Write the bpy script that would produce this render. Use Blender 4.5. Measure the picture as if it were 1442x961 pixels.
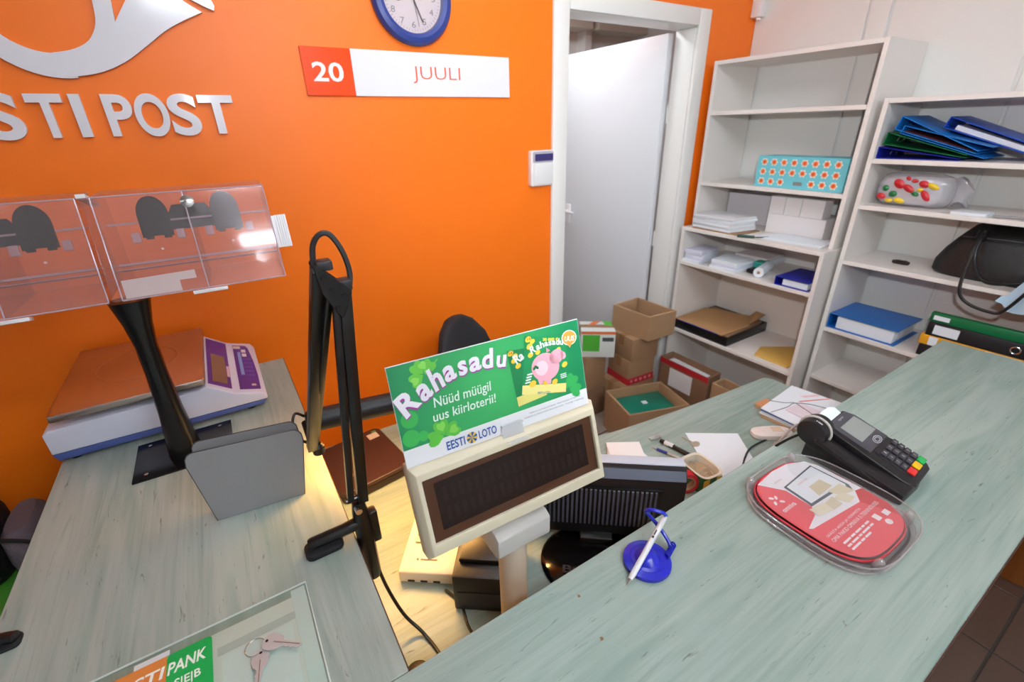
import bpy, bmesh, math, random
from mathutils import Matrix, Vector
random.seed(7)
for o in list(bpy.data.objects): bpy.data.objects.remove(o)
scn = bpy.context.scene
COL = scn.collection
R = math.radians

# ---------------------------------------------------------------- camera
cam_d = bpy.data.cameras.new('camera'); cam = bpy.data.objects.new('camera', cam_d); COL.objects.link(cam)
cam_d.sensor_width = 36.0; cam_d.lens = 36.0 * 644.087 / 1442.0; cam_d.clip_start = 0.02
PITCH, ROLL, YAW = 0.438057, -0.0271766, 0.5545316
fw = Vector((math.sin(YAW)*math.cos(PITCH), math.cos(YAW)*math.cos(PITCH), -math.sin(PITCH)))
rt = Vector((math.cos(YAW), -math.sin(YAW), 0)); up = rt.cross(fw)
rt2 = rt*math.cos(ROLL) + up*math.sin(ROLL); up2 = -rt*math.sin(ROLL) + up*math.cos(ROLL)
cm = Matrix((rt2, up2, -fw)).transposed().to_4x4(); cm.translation = (0, 0, 1.68)
cam.matrix_world = cm
scn.camera = cam
cam_d.dof.use_dof = True; cam_d.dof.focus_distance = .88; cam_d.dof.aperture_fstop = 4.0

# ---------------------------------------------------------------- world, flash, exposure
w = bpy.data.worlds.new('world'); scn.world = w; w.use_nodes = True
w.node_tree.nodes['Background'].inputs[0].default_value = (1, .98, .95, 1)
w.node_tree.nodes['Background'].inputs[1].default_value = 0.05
scn.view_settings.view_transform = 'Standard'; scn.view_settings.look = 'None'
scn.view_settings.gamma = 1.0; scn.view_settings.use_curve_mapping = False
scn.view_settings.exposure = 0.0
FLASH_W, CEIL_W, STORE_W, BULB_W = 84.0, 1.0, 8.5, 4.2
fl = bpy.data.lights.new('camera_flash', 'SPOT'); fl.energy = FLASH_W; fl.color = (.93, .99, 1.04); fl.shadow_soft_size = .03
fl.spot_size = R(112); fl.spot_blend = 1.0
flo = bpy.data.objects.new('camera_flash', fl); COL.objects.link(flo)
flo.location = (0.06, -0.03, 1.87)           # flash head on top of the camera, tilted up towards shelves and wall
flo.rotation_euler = (Vector((2.05, 1.60, 2.05)) - Vector(flo.location)).to_track_quat('-Z', 'Y').to_euler()

def area_light(name, loc, sx, sy, energy, color=(.95, 1, 1.05), rot=(0, 0, 0)):
    l = bpy.data.lights.new(name, 'AREA'); l.shape = 'RECTANGLE'; l.size = sx; l.size_y = sy; l.energy = energy; l.color = color
    o = bpy.data.objects.new(name, l); COL.objects.link(o); o.location = loc; o.rotation_euler = rot
    return o
CEIL = 2.72
LAMPC = (.90, 1.0, 1.09, 1)
LAMPS = [(0.72, 0.85, 13), (0.45, -0.75, 43), (0.50, -1.75, 28), (-1.6, -0.75, 3)]     # x, y, watts

# ---------------------------------------------------------------- materials
def c(h, a=1.0):
    h = h.lstrip('#'); v = [int(h[i:i+2], 16)/255 for i in (0, 2, 4)]
    return tuple([(x/12.92 if x <= .04045 else ((x+.055)/1.055)**2.4) for x in v] + [a])
MATS = {}
def mat(name, col, rough=.5, metal=0.0, var=0.0, vscale=8.0, bump=0.0, bscale=60.0, spec=.5, emit=None, estr=0, coat=0):
    if name in MATS: return MATS[name]
    m = bpy.data.materials.new(name); m.use_nodes = True; nt = m.node_tree; b = nt.nodes['Principled BSDF']
    col = c(col) if isinstance(col, str) else col
    b.inputs['Base Color'].default_value = col; b.inputs['Roughness'].default_value = rough; b.inputs['Metallic'].default_value = metal
    b.inputs['Specular IOR Level'].default_value = spec; b.inputs['Coat Weight'].default_value = coat
    if var or bump:
        tc = nt.nodes.new('ShaderNodeTexCoord')
    if var:
        n = nt.nodes.new('ShaderNodeTexNoise'); n.inputs['Scale'].default_value = vscale; n.inputs['Detail'].default_value = 4
        nt.links.new(tc.outputs['Object'], n.inputs['Vector'])
        mx = nt.nodes.new('ShaderNodeMix'); mx.data_type = 'RGBA'
        mx.inputs[6].default_value = tuple(x*(1-var) for x in col[:3]) + (1,)
        mx.inputs[7].default_value = tuple(min(1, x*(1+var)) for x in col[:3]) + (1,)
        nt.links.new(n.outputs['Fac'], mx.inputs[0]); nt.links.new(mx.outputs[2], b.inputs['Base Color'])
    if bump:
        n2 = nt.nodes.new('ShaderNodeTexNoise'); n2.inputs['Scale'].default_value = bscale; n2.inputs['Detail'].default_value = 3
        nt.links.new(tc.outputs['Object'], n2.inputs['Vector'])
        bp = nt.nodes.new('ShaderNodeBump'); bp.inputs['Strength'].default_value = bump; bp.inputs['Distance'].default_value = .003
        nt.links.new(n2.outputs['Fac'], bp.inputs['Height']); nt.links.new(bp.outputs['Normal'], b.inputs['Normal'])
    if emit:
        b.inputs['Emission Color'].default_value = c(emit) if isinstance(emit, str) else emit; b.inputs['Emission Strength'].default_value = estr
    MATS[name] = m
    return m
def clear(name, tint='#ffffff', haze=.06, rough=.05, refl=.05, hcol='#ffffff', edge=.55):
    """thin clear plastic: transparent + gloss that grows at grazing angles + a little haze"""
    if name in MATS: return MATS[name]
    m = bpy.data.materials.new(name); m.use_nodes = True; nt = m.node_tree; nt.nodes.clear()
    out = nt.nodes.new('ShaderNodeOutputMaterial'); tr = nt.nodes.new('ShaderNodeBsdfTransparent'); gl = nt.nodes.new('ShaderNodeBsdfGlossy')
    df = nt.nodes.new('ShaderNodeBsdfDiffuse'); lw = nt.nodes.new('ShaderNodeLayerWeight'); m1 = nt.nodes.new('ShaderNodeMixShader'); m2 = nt.nodes.new('ShaderNodeMixShader')
    pw = nt.nodes.new('ShaderNodeMath'); pw.operation = 'POWER'; pw.inputs[1].default_value = 4.0
    ma = nt.nodes.new('ShaderNodeMath'); ma.operation = 'MULTIPLY_ADD'; ma.inputs[1].default_value = edge; ma.inputs[2].default_value = refl
    lw.inputs['Blend'].default_value = .5
    tr.inputs[0].default_value = c(tint); gl.inputs['Roughness'].default_value = rough
    df.inputs[0].default_value = c(hcol); m1.inputs[0].default_value = haze
    nt.links.new(lw.outputs['Facing'], pw.inputs[0]); nt.links.new(pw.outputs[0], ma.inputs[0])
    nt.links.new(tr.outputs[0], m1.inputs[1]); nt.links.new(df.outputs[0], m1.inputs[2])
    nt.links.new(ma.outputs[0], m2.inputs[0]); nt.links.new(m1.outputs[0], m2.inputs[1]); nt.links.new(gl.outputs[0], m2.inputs[2])
    nt.links.new(m2.outputs[0], out.inputs[0]); MATS[name] = m
    return m
def laminate(name, axis, base, light, dark, rough=.38):
    """pale green wood-print laminate, grain along axis ('X' or 'Y')"""
    m = bpy.data.materials.new(name); m.use_nodes = True; nt = m.node_tree; b = nt.nodes['Principled BSDF']; b.inputs['Roughness'].default_value = rough
    b.inputs['Specular IOR Level'].default_value = .35
    tc = nt.nodes.new('ShaderNodeTexCoord')
    def noise(sc_along, sc_across, detail, dist=0.0, rough_=.6):
        mp = nt.nodes.new('ShaderNodeMapping')
        s = (sc_along, sc_across, sc_across) if axis == 'X' else (sc_across, sc_along, sc_across)
        mp.inputs['Scale'].default_value = s
        n = nt.nodes.new('ShaderNodeTexNoise'); n.inputs['Scale'].default_value = 1; n.inputs['Detail'].default_value = detail
        n.inputs['Distortion'].default_value = dist; n.inputs['Roughness'].default_value = rough_
        nt.links.new(tc.outputs['Object'], mp.inputs['Vector']); nt.links.new(mp.outputs[0], n.inputs['Vector'])
        return n.outputs['Fac']
    def ramp(fac, p0, c0, p1, c1):
        r = nt.nodes.new('ShaderNodeValToRGB'); r.color_ramp.elements[0].position = p0; r.color_ramp.elements[0].color = c0
        r.color_ramp.elements[1].position = p1; r.color_ramp.elements[1].color = c1; nt.links.new(fac, r.inputs[0]); return r.outputs[0]
    def mixc(fac, a, bb):
        x = nt.nodes.new('ShaderNodeMix'); x.data_type = 'RGBA'
        if hasattr(fac, 'default_value') or not isinstance(fac, float): nt.links.new(fac, x.inputs[0])
        else: x.inputs[0].default_value = fac
        for s_, v in ((6, a), (7, bb)):
            if isinstance(v, tuple): x.inputs[s_].default_value = v
            else: nt.links.new(v, x.inputs[s_])
        return x.outputs[2]
    big = ramp(noise(1.1, 9, 3, 1.2), .35, c(base), .68, c(light))
    fine = ramp(noise(2.5, 90, 4, .5), .40, (0, 0, 0, 1), .75, (.8, .8, .8, 1))
    col = mixc(fine, big, c(light))
    grn = ramp(noise(1.6, 12, 2, 1.5), .50, (0, 0, 0, 1), .72, (.55, .55, .55, 1))
    col = mixc(grn, col, c(dark))
    vein = ramp(noise(1.2, 30, 4, 3.0), .54, (0, 0, 0, 1), .72, (.6, .6, .6, 1))
    col = mixc(vein, col, c('#7f8f85'))
    fleck = ramp(noise(14, 120, 3, 1.5, .6), .65, (0, 0, 0, 1), .74, (.75, .75, .75, 1))
    col = mixc(fleck, col, c('#55584f'))
    nt.links.new(col, b.inputs['Base Color'])
    MATS[name] = m
    return m

# ---------------------------------------------------------------- mesh helpers
WM = {}      # world matrix of every Empty we made
class MB:
    def __init__(s): s.v = []; s.f = []; s.M = Matrix()
    def add(s, vs, fs):
        n = len(s.v); s.v += [s.M @ Vector(p) for p in vs]; s.f += [[i+n for i in q] for q in fs]; return s
    def box(s, x0, x1, y0, y1, z0, z1):
        return s.add([(x0,y0,z0),(x1,y0,z0),(x1,y1,z0),(x0,y1,z0),(x0,y0,z1),(x1,y0,z1),(x1,y1,z1),(x0,y1,z1)],
                     [(0,3,2,1),(4,5,6,7),(0,1,5,4),(1,2,6,5),(2,3,7,6),(3,0,4,7)])
    def prism(s, poly, z0, z1, top=None):
        n = len(poly); top = top or poly
        vs = [(x, y, z0) for x, y in poly] + [(x, y, z1) for x, y in top]
        return s.add(vs, [tuple(range(n))[::-1], tuple(range(n, 2*n))] + [(i, (i+1) % n, n+(i+1) % n, n+i) for i in range(n)])
    def yprism(s, prof, y0, y1):       # profile in (x,z) swept along y
        n = len(prof)
        vs = [(x, y0, z) for x, z in prof] + [(x, y1, z) for x, z in prof]
        return s.add(vs, [tuple(range(n)), tuple(range(n, 2*n))[::-1]] + [(i, n+i, n+(i+1) % n, (i+1) % n) for i in range(n)])
    def xprism(s, prof, x0, x1):       # profile in (y,z) swept along x
        n = len(prof)
        vs = [(x0, y, z) for y, z in prof] + [(x1, y, z) for y, z in prof]
        return s.add(vs, [tuple(range(n))[::-1], tuple(range(n, 2*n))] + [(i, (i+1) % n, n+(i+1) % n, n+i) for i in range(n)])
    def loft(s, loops, cap=True):
        n = len(loops[0]); vs = [p for l in loops for p in l]; fs = []
        for k in range(len(loops)-1):
            for i in range(n):
                j = (i+1) % n; fs.append((k*n+i, k*n+j, (k+1)*n+j, (k+1)*n+i))
        if cap: fs += [tuple(range(n))[::-1], tuple(range((len(loops)-1)*n, len(loops)*n))]
        return s.add(vs, fs)
    def tube(s, path, r, n=8, closed=False, flat=1.0):
        P = [Vector(p) for p in path]; m = len(P); rs = r if isinstance(r, (list, tuple)) else [r]*m
        T = []
        for i in range(m):
            a = P[(i-1) % m] if (closed or i > 0) else P[i]; b = P[(i+1) % m] if (closed or i < m-1) else P[i]
            T.append((b-a).normalized())
        nrm = T[0].orthogonal().normalized(); loops = []
        for i in range(m):
            if i > 0: nrm = (T[i-1].rotation_difference(T[i]) @ nrm)
            bn = T[i].cross(nrm)
            loops.append([P[i] + (nrm*math.cos(2*math.pi*k/n)*flat + bn*math.sin(2*math.pi*k/n))*rs[i] for k in range(n)])
        if closed:
            n0 = len(loops); vs = [p for l in loops for p in l]; fs = []
            for k in range(n0):
                for i in range(n):
                    j = (i+1) % n; k2 = (k+1) % n0; fs.append((k*n+i, k*n+j, k2*n+j, k2*n+i))
            return s.add(vs, fs)
        return s.loft(loops)
    def lathe(s, prof, n=24, cx=0, cy=0):
        loops = [[(cx+r*math.cos(2*math.pi*k/n), cy+r*math.sin(2*math.pi*k/n), z) for k in range(n)] for r, z in prof]
        return s.loft(loops)
    def cyl(s, p0, p1, r, n=16, r1=None): return s.tube([p0, p1], [r, r if r1 is None else r1], n)
    def build(s, name, material, parent=None, bevel=0, seg=2, smooth=35, at=None, rz=0, label=None, cat=None, group=None, kind=None, local=False):
        M = Matrix()
        if parent is not None: M = WM[parent.name]
        elif at is not None: M = Matrix.Translation(at) @ Matrix.Rotation(rz, 4, 'Z')
        vs = s.v if local else [M.inverted() @ p for p in s.v]
        me = bpy.data.meshes.new(name); me.from_pydata([tuple(p) for p in vs], [], s.f)
        bm = bmesh.new(); bm.from_mesh(me)
        bmesh.ops.recalc_face_normals(bm, faces=bm.faces)
        if bevel:
            es = [e for e in bm.edges if len(e.link_faces) == 2 and e.calc_face_angle(0) > R(28)]
            bmesh.ops.bevel(bm, geom=es, offset=bevel, segments=seg, affect='EDGES', profile=.5, clamp_overlap=True)
        bm.to_mesh(me); bm.free()
        if smooth:
            for p in me.polygons: p.use_smooth = True
            me.set_sharp_from_angle(angle=R(smooth))
        me.materials.append(material if not isinstance(material, str) else MATS[material])
        o = bpy.data.objects.new(name, me); COL.objects.link(o)
        if parent is not None: o.parent = parent; WM[o.name] = M.copy()
        else: o.matrix_world = M; WM[o.name] = M.copy()
        tag(o, label, cat, group, kind)
        return o
def tag(o, label=None, cat=None, group=None, kind=None):
    if label: o['label'] = label
    if cat: o['category'] = cat
    if group: o['group'] = group
    if kind: o['kind'] = kind
    return o
def thing(name, label, cat, loc=(0, 0, 0), rz=0.0, group=None, kind=None):
    o = bpy.data.objects.new(name, None); COL.objects.link(o); o.empty_display_size = .05
    M = Matrix.Translation(loc) @ Matrix.Rotation(rz, 4, 'Z'); o.matrix_world = M; WM[o.name] = M
    return tag(o, label, cat, group, kind)
def dup(root, loc, rz=0.0, label=None):
    r = root.copy(); COL.objects.link(r); M = Matrix.Translation(loc) @ Matrix.Rotation(rz, 4, 'Z'); r.matrix_world = M; WM[r.name] = M
    if label: r['label'] = label
    for ch in list(root.children):
        d = ch.copy(); COL.objects.link(d); d.parent = r
        for g in list(ch.children):
            e = g.copy(); COL.objects.link(e); e.parent = d
    return r
def piece(src, parent, loc=None, M=None):
    """share mesh data: copy a part under a parent"""
    d = src.copy(); COL.objects.link(d); d.parent = parent
    if loc is not None: d.location = loc
    return d
def frameM(cn, yaw, tilt):
    """local frame of a standing panel: x right, y up, z towards the viewer in front of it"""
    y, t = R(yaw), R(tilt)
    a = Vector((math.cos(y), math.sin(y), 0)); bk = Vector((-math.sin(y), math.cos(y), 0)); u = Vector((0, 0, 1))*math.cos(t) + bk*math.sin(t)
    M = Matrix((a, u, a.cross(u))).transposed().to_4x4(); M.translation = cn
    return M
def flatM(x, y, z, rz=0.0):
    return Matrix.Translation((x, y, z)) @ Matrix.Rotation(rz, 4, 'Z')
def rrect(x0, x1, y0, y1, r, n=5):
    out = []
    for cx, cy, a0 in ((x1-r, y0+r, -90), (x1-r, y1-r, 0), (x0+r, y1-r, 90), (x0+r, y0+r, 180)):
        for k in range(n+1):
            a = R(a0 + 90*k/n); out.append((cx+r*math.cos(a), cy+r*math.sin(a)))
    return out
def circ(cx, cy, r, n=24, ry=None, rot=0.0):
    ry = r if ry is None else ry; o = []
    for k in range(n):
        a = 2*math.pi*k/n; x, y = r*math.cos(a), ry*math.sin(a)
        o.append((cx + x*math.cos(rot) - y*math.sin(rot), cy + x*math.sin(rot) + y*math.cos(rot)))
    return o
def sel(cx, cy, a, b, e=3.0, n=48):
    o = []
    for k in range(n):
        t = 2*math.pi*k/n; ct, st = math.cos(t), math.sin(t)
        o.append((cx + a*math.copysign(abs(ct)**(2/e), ct), cy + b*math.copysign(abs(st)**(2/e), st)))
    return o
_tc = {}
def text_geo(s, bold=0.0, shear=0.0, res=3):
    k = (s, bold, shear, res)
    if k in _tc: return _tc[k]
    cu = bpy.data.curves.new('lettering', 'FONT'); cu.body = s; cu.size = 1; cu.offset = bold; cu.shear = shear; cu.resolution_u = res; cu.fill_mode = 'FRONT'
    o = bpy.data.objects.new('lettering', cu); COL.objects.link(o)
    bpy.context.view_layer.update()
    me = bpy.data.meshes.new_from_object(o.evaluated_get(bpy.context.evaluated_depsgraph_get()))
    vs = [(v.co.x, v.co.y) for v in me.vertices]; fs = [tuple(p.vertices) for p in me.polygons]
    bpy.data.objects.remove(o); bpy.data.curves.remove(cu); bpy.data.meshes.remove(me)
    _tc[k] = (vs, fs); return _tc[k]
def text(mb, s, x0, x1, y0, y1=None, z=0.0, bold=0.0, shear=0.0, rot=0.0, thick=0.0, res=3):
    """fit text into x0..x1 (and y0..y1 when given) of the builder's local plane"""
    vs, fs = text_geo(s, bold, shear, res)
    ax, bx = min(v[0] for v in vs), max(v[0] for v in vs); ay, by = min(v[1] for v in vs), max(v[1] for v in vs)
    sx = (x1-x0)/(bx-ax); sy = sx if y1 is None else (y1-y0)/(by-ay)
    cr, sr = math.cos(rot), math.sin(rot); P = []
    for x, y in vs:
        X, Y = (x-ax)*sx, (y-ay)*sy
        P.append((x0 + X*cr - Y*sr, y0 + X*sr + Y*cr, z))
    if thick:
        n = len(P); cnt = {}
        for q in fs:
            for i in range(len(q)):
                e = (q[i], q[(i+1) % len(q)]); cnt[e] = 1
        bnd = [e for e in cnt if (e[1], e[0]) not in cnt]
        mb.add(P + [(x, y, zz-thick) for x, y, zz in P], [tuple(q) for q in fs] + [tuple(i+n for i in q)[::-1] for q in fs] + [(b, a, a+n, b+n) for a, b in bnd])
    else: mb.add(P, fs)
    return mb
def poly(mb, pts, z=0.0):
    mb.add([(x, y, z) for x, y in pts], [tuple(range(len(pts)))]); return mb
def smoothpath(pts, k=6):
    P = [Vector(p) for p in pts]; out = []
    for i in range(len(P)-1):
        a = P[max(i-1, 0)]; b = P[i]; d = P[i+1]; e = P[min(i+2, len(P)-1)]
        for j in range(k):
            t = j/k
            out.append(.5*((2*b) + (-a+d)*t + (2*a-5*b+4*d-e)*t*t + (-a+3*b-3*d+e)*t*t*t))
    out.append(P[-1]); return out
# ---------------------------------------------------------------- palette
ORANGE = mat('orange_paint', '#fa7812', .42, var=.03, vscale=2.0, spec=.4)
WHITE = mat('white_paint', '#e4e2df', .55, var=.02, vscale=3)
CEILM = mat('ceiling_white', '#eeece8', .8)
PANELW = mat('white_wall_panel', '#e6e4e0', .35, var=.02, vscale=2)
FRAME = mat('door_frame_gloss_white', '#eceae6', .35)
DOORM = mat('door_leaf_white', '#dfe1e5', .4)
SHELF = mat('white_melamine', '#e9e2dc', .42, var=.03, vscale=3)
SHELFEDGE = mat('white_edge_band', '#f0ebe4', .4)
TILE = mat('grey_beige_floor_tile', '#a59a90', .45, var=.10, vscale=5)
TILEB = mat('brown_floor_tile', '#5c4438', .4, var=.12, vscale=5)
GROUT = mat('grout', '#453c36', .9)
LAMX = laminate('green_laminate_lengthwise', 'X', '#84988e', '#a5b1a8', '#759083')
LAMY = laminate('green_laminate_crosswise', 'Y', '#909d94', '#aeb5ac', '#7f978b')
EDGEB = mat('dark_brown_edge', '#4a2c22', .5)
BLACK = mat('black_plastic', '#101011', .35)
BLACKM = mat('black_metal', '#0d0d0e', .28, metal=.0, spec=.6)
BLACKS = mat('black_soft', '#17161a', .7, bump=.3, bscale=300)
CHROME = mat('chrome', '#d8d8d8', .18, metal=1)
STEEL = mat('brushed_steel', '#c9c3bd', .3, metal=1, bump=.1, bscale=200)
WHITEP = mat('white_plastic', '#eceaea', .35)
PAPER = mat('white_paper', '#e7eef4', .75, var=.015, vscale=10)
PAPERG = mat('greyish_paper', '#dcdcdf', .75)
CLEAR = clear('clear_acrylic', '#fbf5f6', .042, .06)
CLEARE = clear('clear_acrylic_edge', '#e9dde6', .45, .12, hcol='#e6d3dd')
CARD = mat('brown_cardboard', '#9a7757', .8, var=.06, vscale=6)
CARDL = mat('light_cardboard', '#ab8764', .8, var=.06, vscale=6)
CARDD = mat('dark_cardboard', '#7e5e45', .85, var=.06, vscale=6)
TAPE = mat('packing_tape', '#97714e', .25)

# ---------------------------------------------------------------- structure
YW, XW = 1.75, 2.642
OX0, OX1, OZ = 1.385, 2.195, 2.11          # door opening
m = MB().box(-2.9, OX0, YW, YW+.12, 0, CEIL).box(OX1, XW+.1, YW, YW+.12, 0, CEIL).box(OX0, OX1, YW, YW+.12, OZ, CEIL)
m.build('wall_back', ORANGE, at=(0, YW, 0), kind='structure', label='orange painted wall behind the counter')
wr = MB().box(XW+.008, XW+.1, -2.4, YW, 0, CEIL).build('wall_right', WHITE, at=(XW, 0, 0), kind='structure', label='white panelled wall behind the shelves')
for y0, y1, px in ((1.214, YW-.001, 0), (1.126, 1.204, -.004), (.648, 1.116, 0), (.07, .636, 0), (-1.1, .058, 0), (-2.39, -1.112, 0)):
    MB().box(XW+px, XW+.008, y0, y1, .001, CEIL-.002).build('panel', PANELW, wr, bevel=.002, seg=1)
MB().box(-2.9, -2.8, -2.4, YW+.12, 0, CEIL).build('wall_left', WHITE, at=(-2.85, 0, 0), kind='structure')
MB().box(-2.9, XW+.1, -2.5, -2.4, 0, CEIL).build('wall_front', WHITE, at=(0, -2.45, 0), kind='structure')
MB().box(-2.9, XW+.1, -2.5, YW+.12, CEIL, CEIL+.1).build('ceiling', CEILM, at=(0, 0, CEIL), kind='structure')
fl_ = MB().box(-2.9, 3.42, -2.5, 3.42, -.08, -.004).build('floor', GROUT, at=(0, 0, 0), kind='structure', label='tiled floor')
S = .3355; t0 = {}
for mt in (TILE, TILEB):
    t0[mt.name] = MB().box(.004, S-.004, .004, S-.004, -.004, 0).build('tile', mt, fl_, bevel=.0015, seg=1, local=True)
first = {TILE.name: True, TILEB.name: True}
for i in range(-4, 3):
    for j in range(-3, 9):
        x, y = 1.885 + S*i, -.042 + S*j
        if x + S > XW and y < YW+.3: pass
        mt = TILEB if j < 1 else TILE
        if j < 1 and i < -3: continue
        if first[mt.name]: t0[mt.name].location = (x, y, 0); first[mt.name] = False
        else: piece(t0[mt.name], fl_, (x, y, 0))
# the store room behind the doorway
MB().box(XW+.66, XW+.76, YW+.12, 3.4, 0, 2.62).build('wall_storeroom_right', WHITE, at=(XW+.7, 2.5, 0), kind='structure')
MB().box(1.0, 1.1, YW+.12, 3.4, 0, 2.62).build('wall_storeroom_left', WHITE, at=(1.05, 2.5, 0), kind='structure')
MB().box(1.0, XW+.76, 3.3, 3.4, 0, 2.62).box(2.72, 2.78, 3.2, 3.3, 0, 2.62).build('wall_storeroom_back', WHITE, at=(2, 3.35, 0), kind='structure')
MB().box(1.1, 2.72, 3.12, 3.3, 2.33, 2.62).box(2.78, XW+.66, 3.12, 3.3, 2.33, 2.62).build('trim_1', mat('beige_soffit', '#e0d9cc', .7), at=(2, 3.2, 2.33), kind='structure')
MB().box(1.0, XW+.76, YW+.12, 3.4, 2.62, 2.7).build('ceiling_storeroom', CEILM, at=(2, 2.6, 2.62), kind='structure')
# door
d = thing('door_1', 'white interior door standing open into the store room', None, ((OX0+OX1)/2, YW, 0), kind='structure')
MB().box(OX0-.076, OX0+.004, YW-.018, YW-.0005, .001, OZ+.06).build('casing', FRAME, d, bevel=.006)
MB().box(OX1-.012, OX1+.07, YW-.018, YW-.0005, .001, OZ+.06).build('casing', FRAME, d, bevel=.006)
MB().box(OX0+.0045, OX1-.0125, YW-.018, YW-.0005, OZ-.012, OZ+.06).build('casing', FRAME, d, bevel=.006)
MB().box(OX0+.0005, OX0+.014, YW, YW+.12, .001, OZ-.0145).build('jamb', FRAME, d, bevel=.002)
MB().box(OX1-.014, OX1-.0005, YW, YW+.12, .001, OZ-.0145).build('jamb', FRAME, d, bevel=.002)
MB().box(OX0+.0005, OX1-.0005, YW, YW+.12, OZ-.014, OZ-.0005).build('lintel', FRAME, d, bevel=.002)
lf = MB().box(2.146, 2.184, YW+.135, YW+.965, .012, 2.088).build('leaf', DOORM, d, bevel=.003)
h = MB(); h.cyl((2.146, 2.645, 1.125), (2.10, 2.645, 1.125), .009, 12).tube([(2.104, 2.65, 1.125), (2.102, 2.60, 1.124), (2.104, 2.54, 1.122)], [.010, .009, .008], 10)
h.build('handle', WHITEP, lf)
MB().box(2.138, 2.147, 2.62, 2.67, 1.04, 1.17).build('handle_plate', WHITEP, lf, bevel=.002)
for z in (.25, 1.05, 1.72):
    MB().cyl((2.19, YW+.128, z-.045), (2.19, YW+.128, z+.045), .007, 10).build('hinge', CHROME if z < 0 else FRAME, d)

# ceiling lamps: bare-tube battens; the tubes themselves give the room its light
for k, (x, y, pw_) in enumerate(LAMPS):
    t = thing('ceiling_lamp', ('long bare-tube ceiling lamp above the work desk', 'long bare-tube ceiling lamp just behind the camera', 'long bare-tube ceiling lamp farthest from the orange wall', 'long bare-tube ceiling lamp at the far left of the hall')[k], 'lamp', (x, y, CEIL-.001), group='fluorescent ceiling lamps')
    MB().box(x-.62, x+.62, y-.035, y+.035, CEIL-.06, CEIL-.001).build('housing', WHITEP, t, bevel=.008)
    tm = mat('lit_tube_%d' % k, '#ffffff', .5, emit=LAMPC, estr=pw_/(2*math.pi*2*math.pi*.018*1.16))
    for dy in (-.055, .055):
        MB().cyl((x-.58, y+dy, CEIL-.075), (x+.58, y+dy, CEIL-.075), .018, 12).build('tube', tm, t)
        for sx in (-.59, .575): MB().box(x+sx, x+sx+.015, y+dy-.018, y+dy+.018, CEIL-.10, CEIL-.05).build('tube_holder', WHITEP, t)
DIFF = mat('fill_lamp_diffuser', '#ffffff', .5, emit=LAMPC, estr=6)
t = thing('ceiling_lamp', 'round ceiling lamp added unseen to light the store room', 'lamp', (1.75, 2.5, 2.619))  # added out of view, only to brighten the store room
MB().lathe([(.14, 2.619), (.15, 2.60), (.13, 2.57), (.08, 2.555), (.001, 2.55)], 24, 1.75, 2.5).build('diffuser', DIFF, t)
area_light('store_fill_light', (1.75, 2.5, 2.53), .3, .3, STORE_W)  # fill light added under the unseen store room lamp

# ---------------------------------------------------------------- furniture
CT = .98
t = thing('service_counter', 'long high service counter with pale green wood-print top', 'counter', (.9, .22, 0))
MB().box(-.62, 2.0, .0185, .4185, CT-.026, CT).build('worktop', LAMX, t, bevel=.0015, seg=1)
MB().box(-.62, 2.0, .0165, .0183, CT-.026, CT-.001).build('edge_band', EDGEB, t)
MB().box(-.60, 1.98, .06, .08, .001, CT-.0265).build('front_panel', mat('counter_front_white', '#d8d4cc', .5), t)
MB().box(-.60, -.58, .081, .39, .001, CT-.0265).build('end_panel', MATS['counter_front_white'], t)
MB().box(1.96, 1.98, .081, .39, .001, CT-.0265).build('end_panel', MATS['counter_front_white'], t)
MB().box(-.579, 1.959, .37, .388, .30, CT-.0265).build('back_panel', MATS['counter_front_white'], t)
t = thing('side_counter', 'high side counter with pale green top below the orange wall', 'counter', (-.19, 1.0, 0))
MB().box(-.458, .071, .4195, 1.614, CT-.026, CT).build('worktop', LAMY, t, bevel=.0015, seg=1)
MB().box(.0712, .0726, .4195, 1.614, CT-.026, CT-.0008).build('edge_band', EDGEB, t)
MB().box(.015, .033, .44, 1.60, .001, CT-.0265).build('side_panel', MATS['counter_front_white'], t)
MB().box(-.445, -.427, .44, 1.60, .001, CT-.0265).build('side_panel', MATS['counter_front_white'], t)
LT = .72
t = thing('work_desk', 'low work desk with curved edge tucked behind the counter', 'desk', (.9, .65, 0))
edge = smoothpath([(1.752, .77, 0), (1.745, .83, 0), (1.70, .845, 0), (1.48, .862, 0), (1.24, .884, 0), (.93, .926, 0), (.72, .985, 0), (.58, 1.07, 0), (.51, 1.18, 0), (.49, 1.30, 0), (.49, 1.392, 0)], 5)
pl = [(.0745, .4), (1.752, .4)] + [(p.x, p.y) for p in edge] + [(.0745, 1.392)]
MB().prism(pl, LT-.025, LT).build('desktop', LAMX, t, bevel=.0015, seg=1)
for x, y in ((.12, .46), (.12, 1.34), (.44, 1.34), (1.69, .46), (1.69, .78)):
    MB().cyl((x, y, .001), (x, y, LT-.0255), .025, 14).build('leg', mat('grey_leg', '#8d8f92', .4, metal=.6), t)

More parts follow.
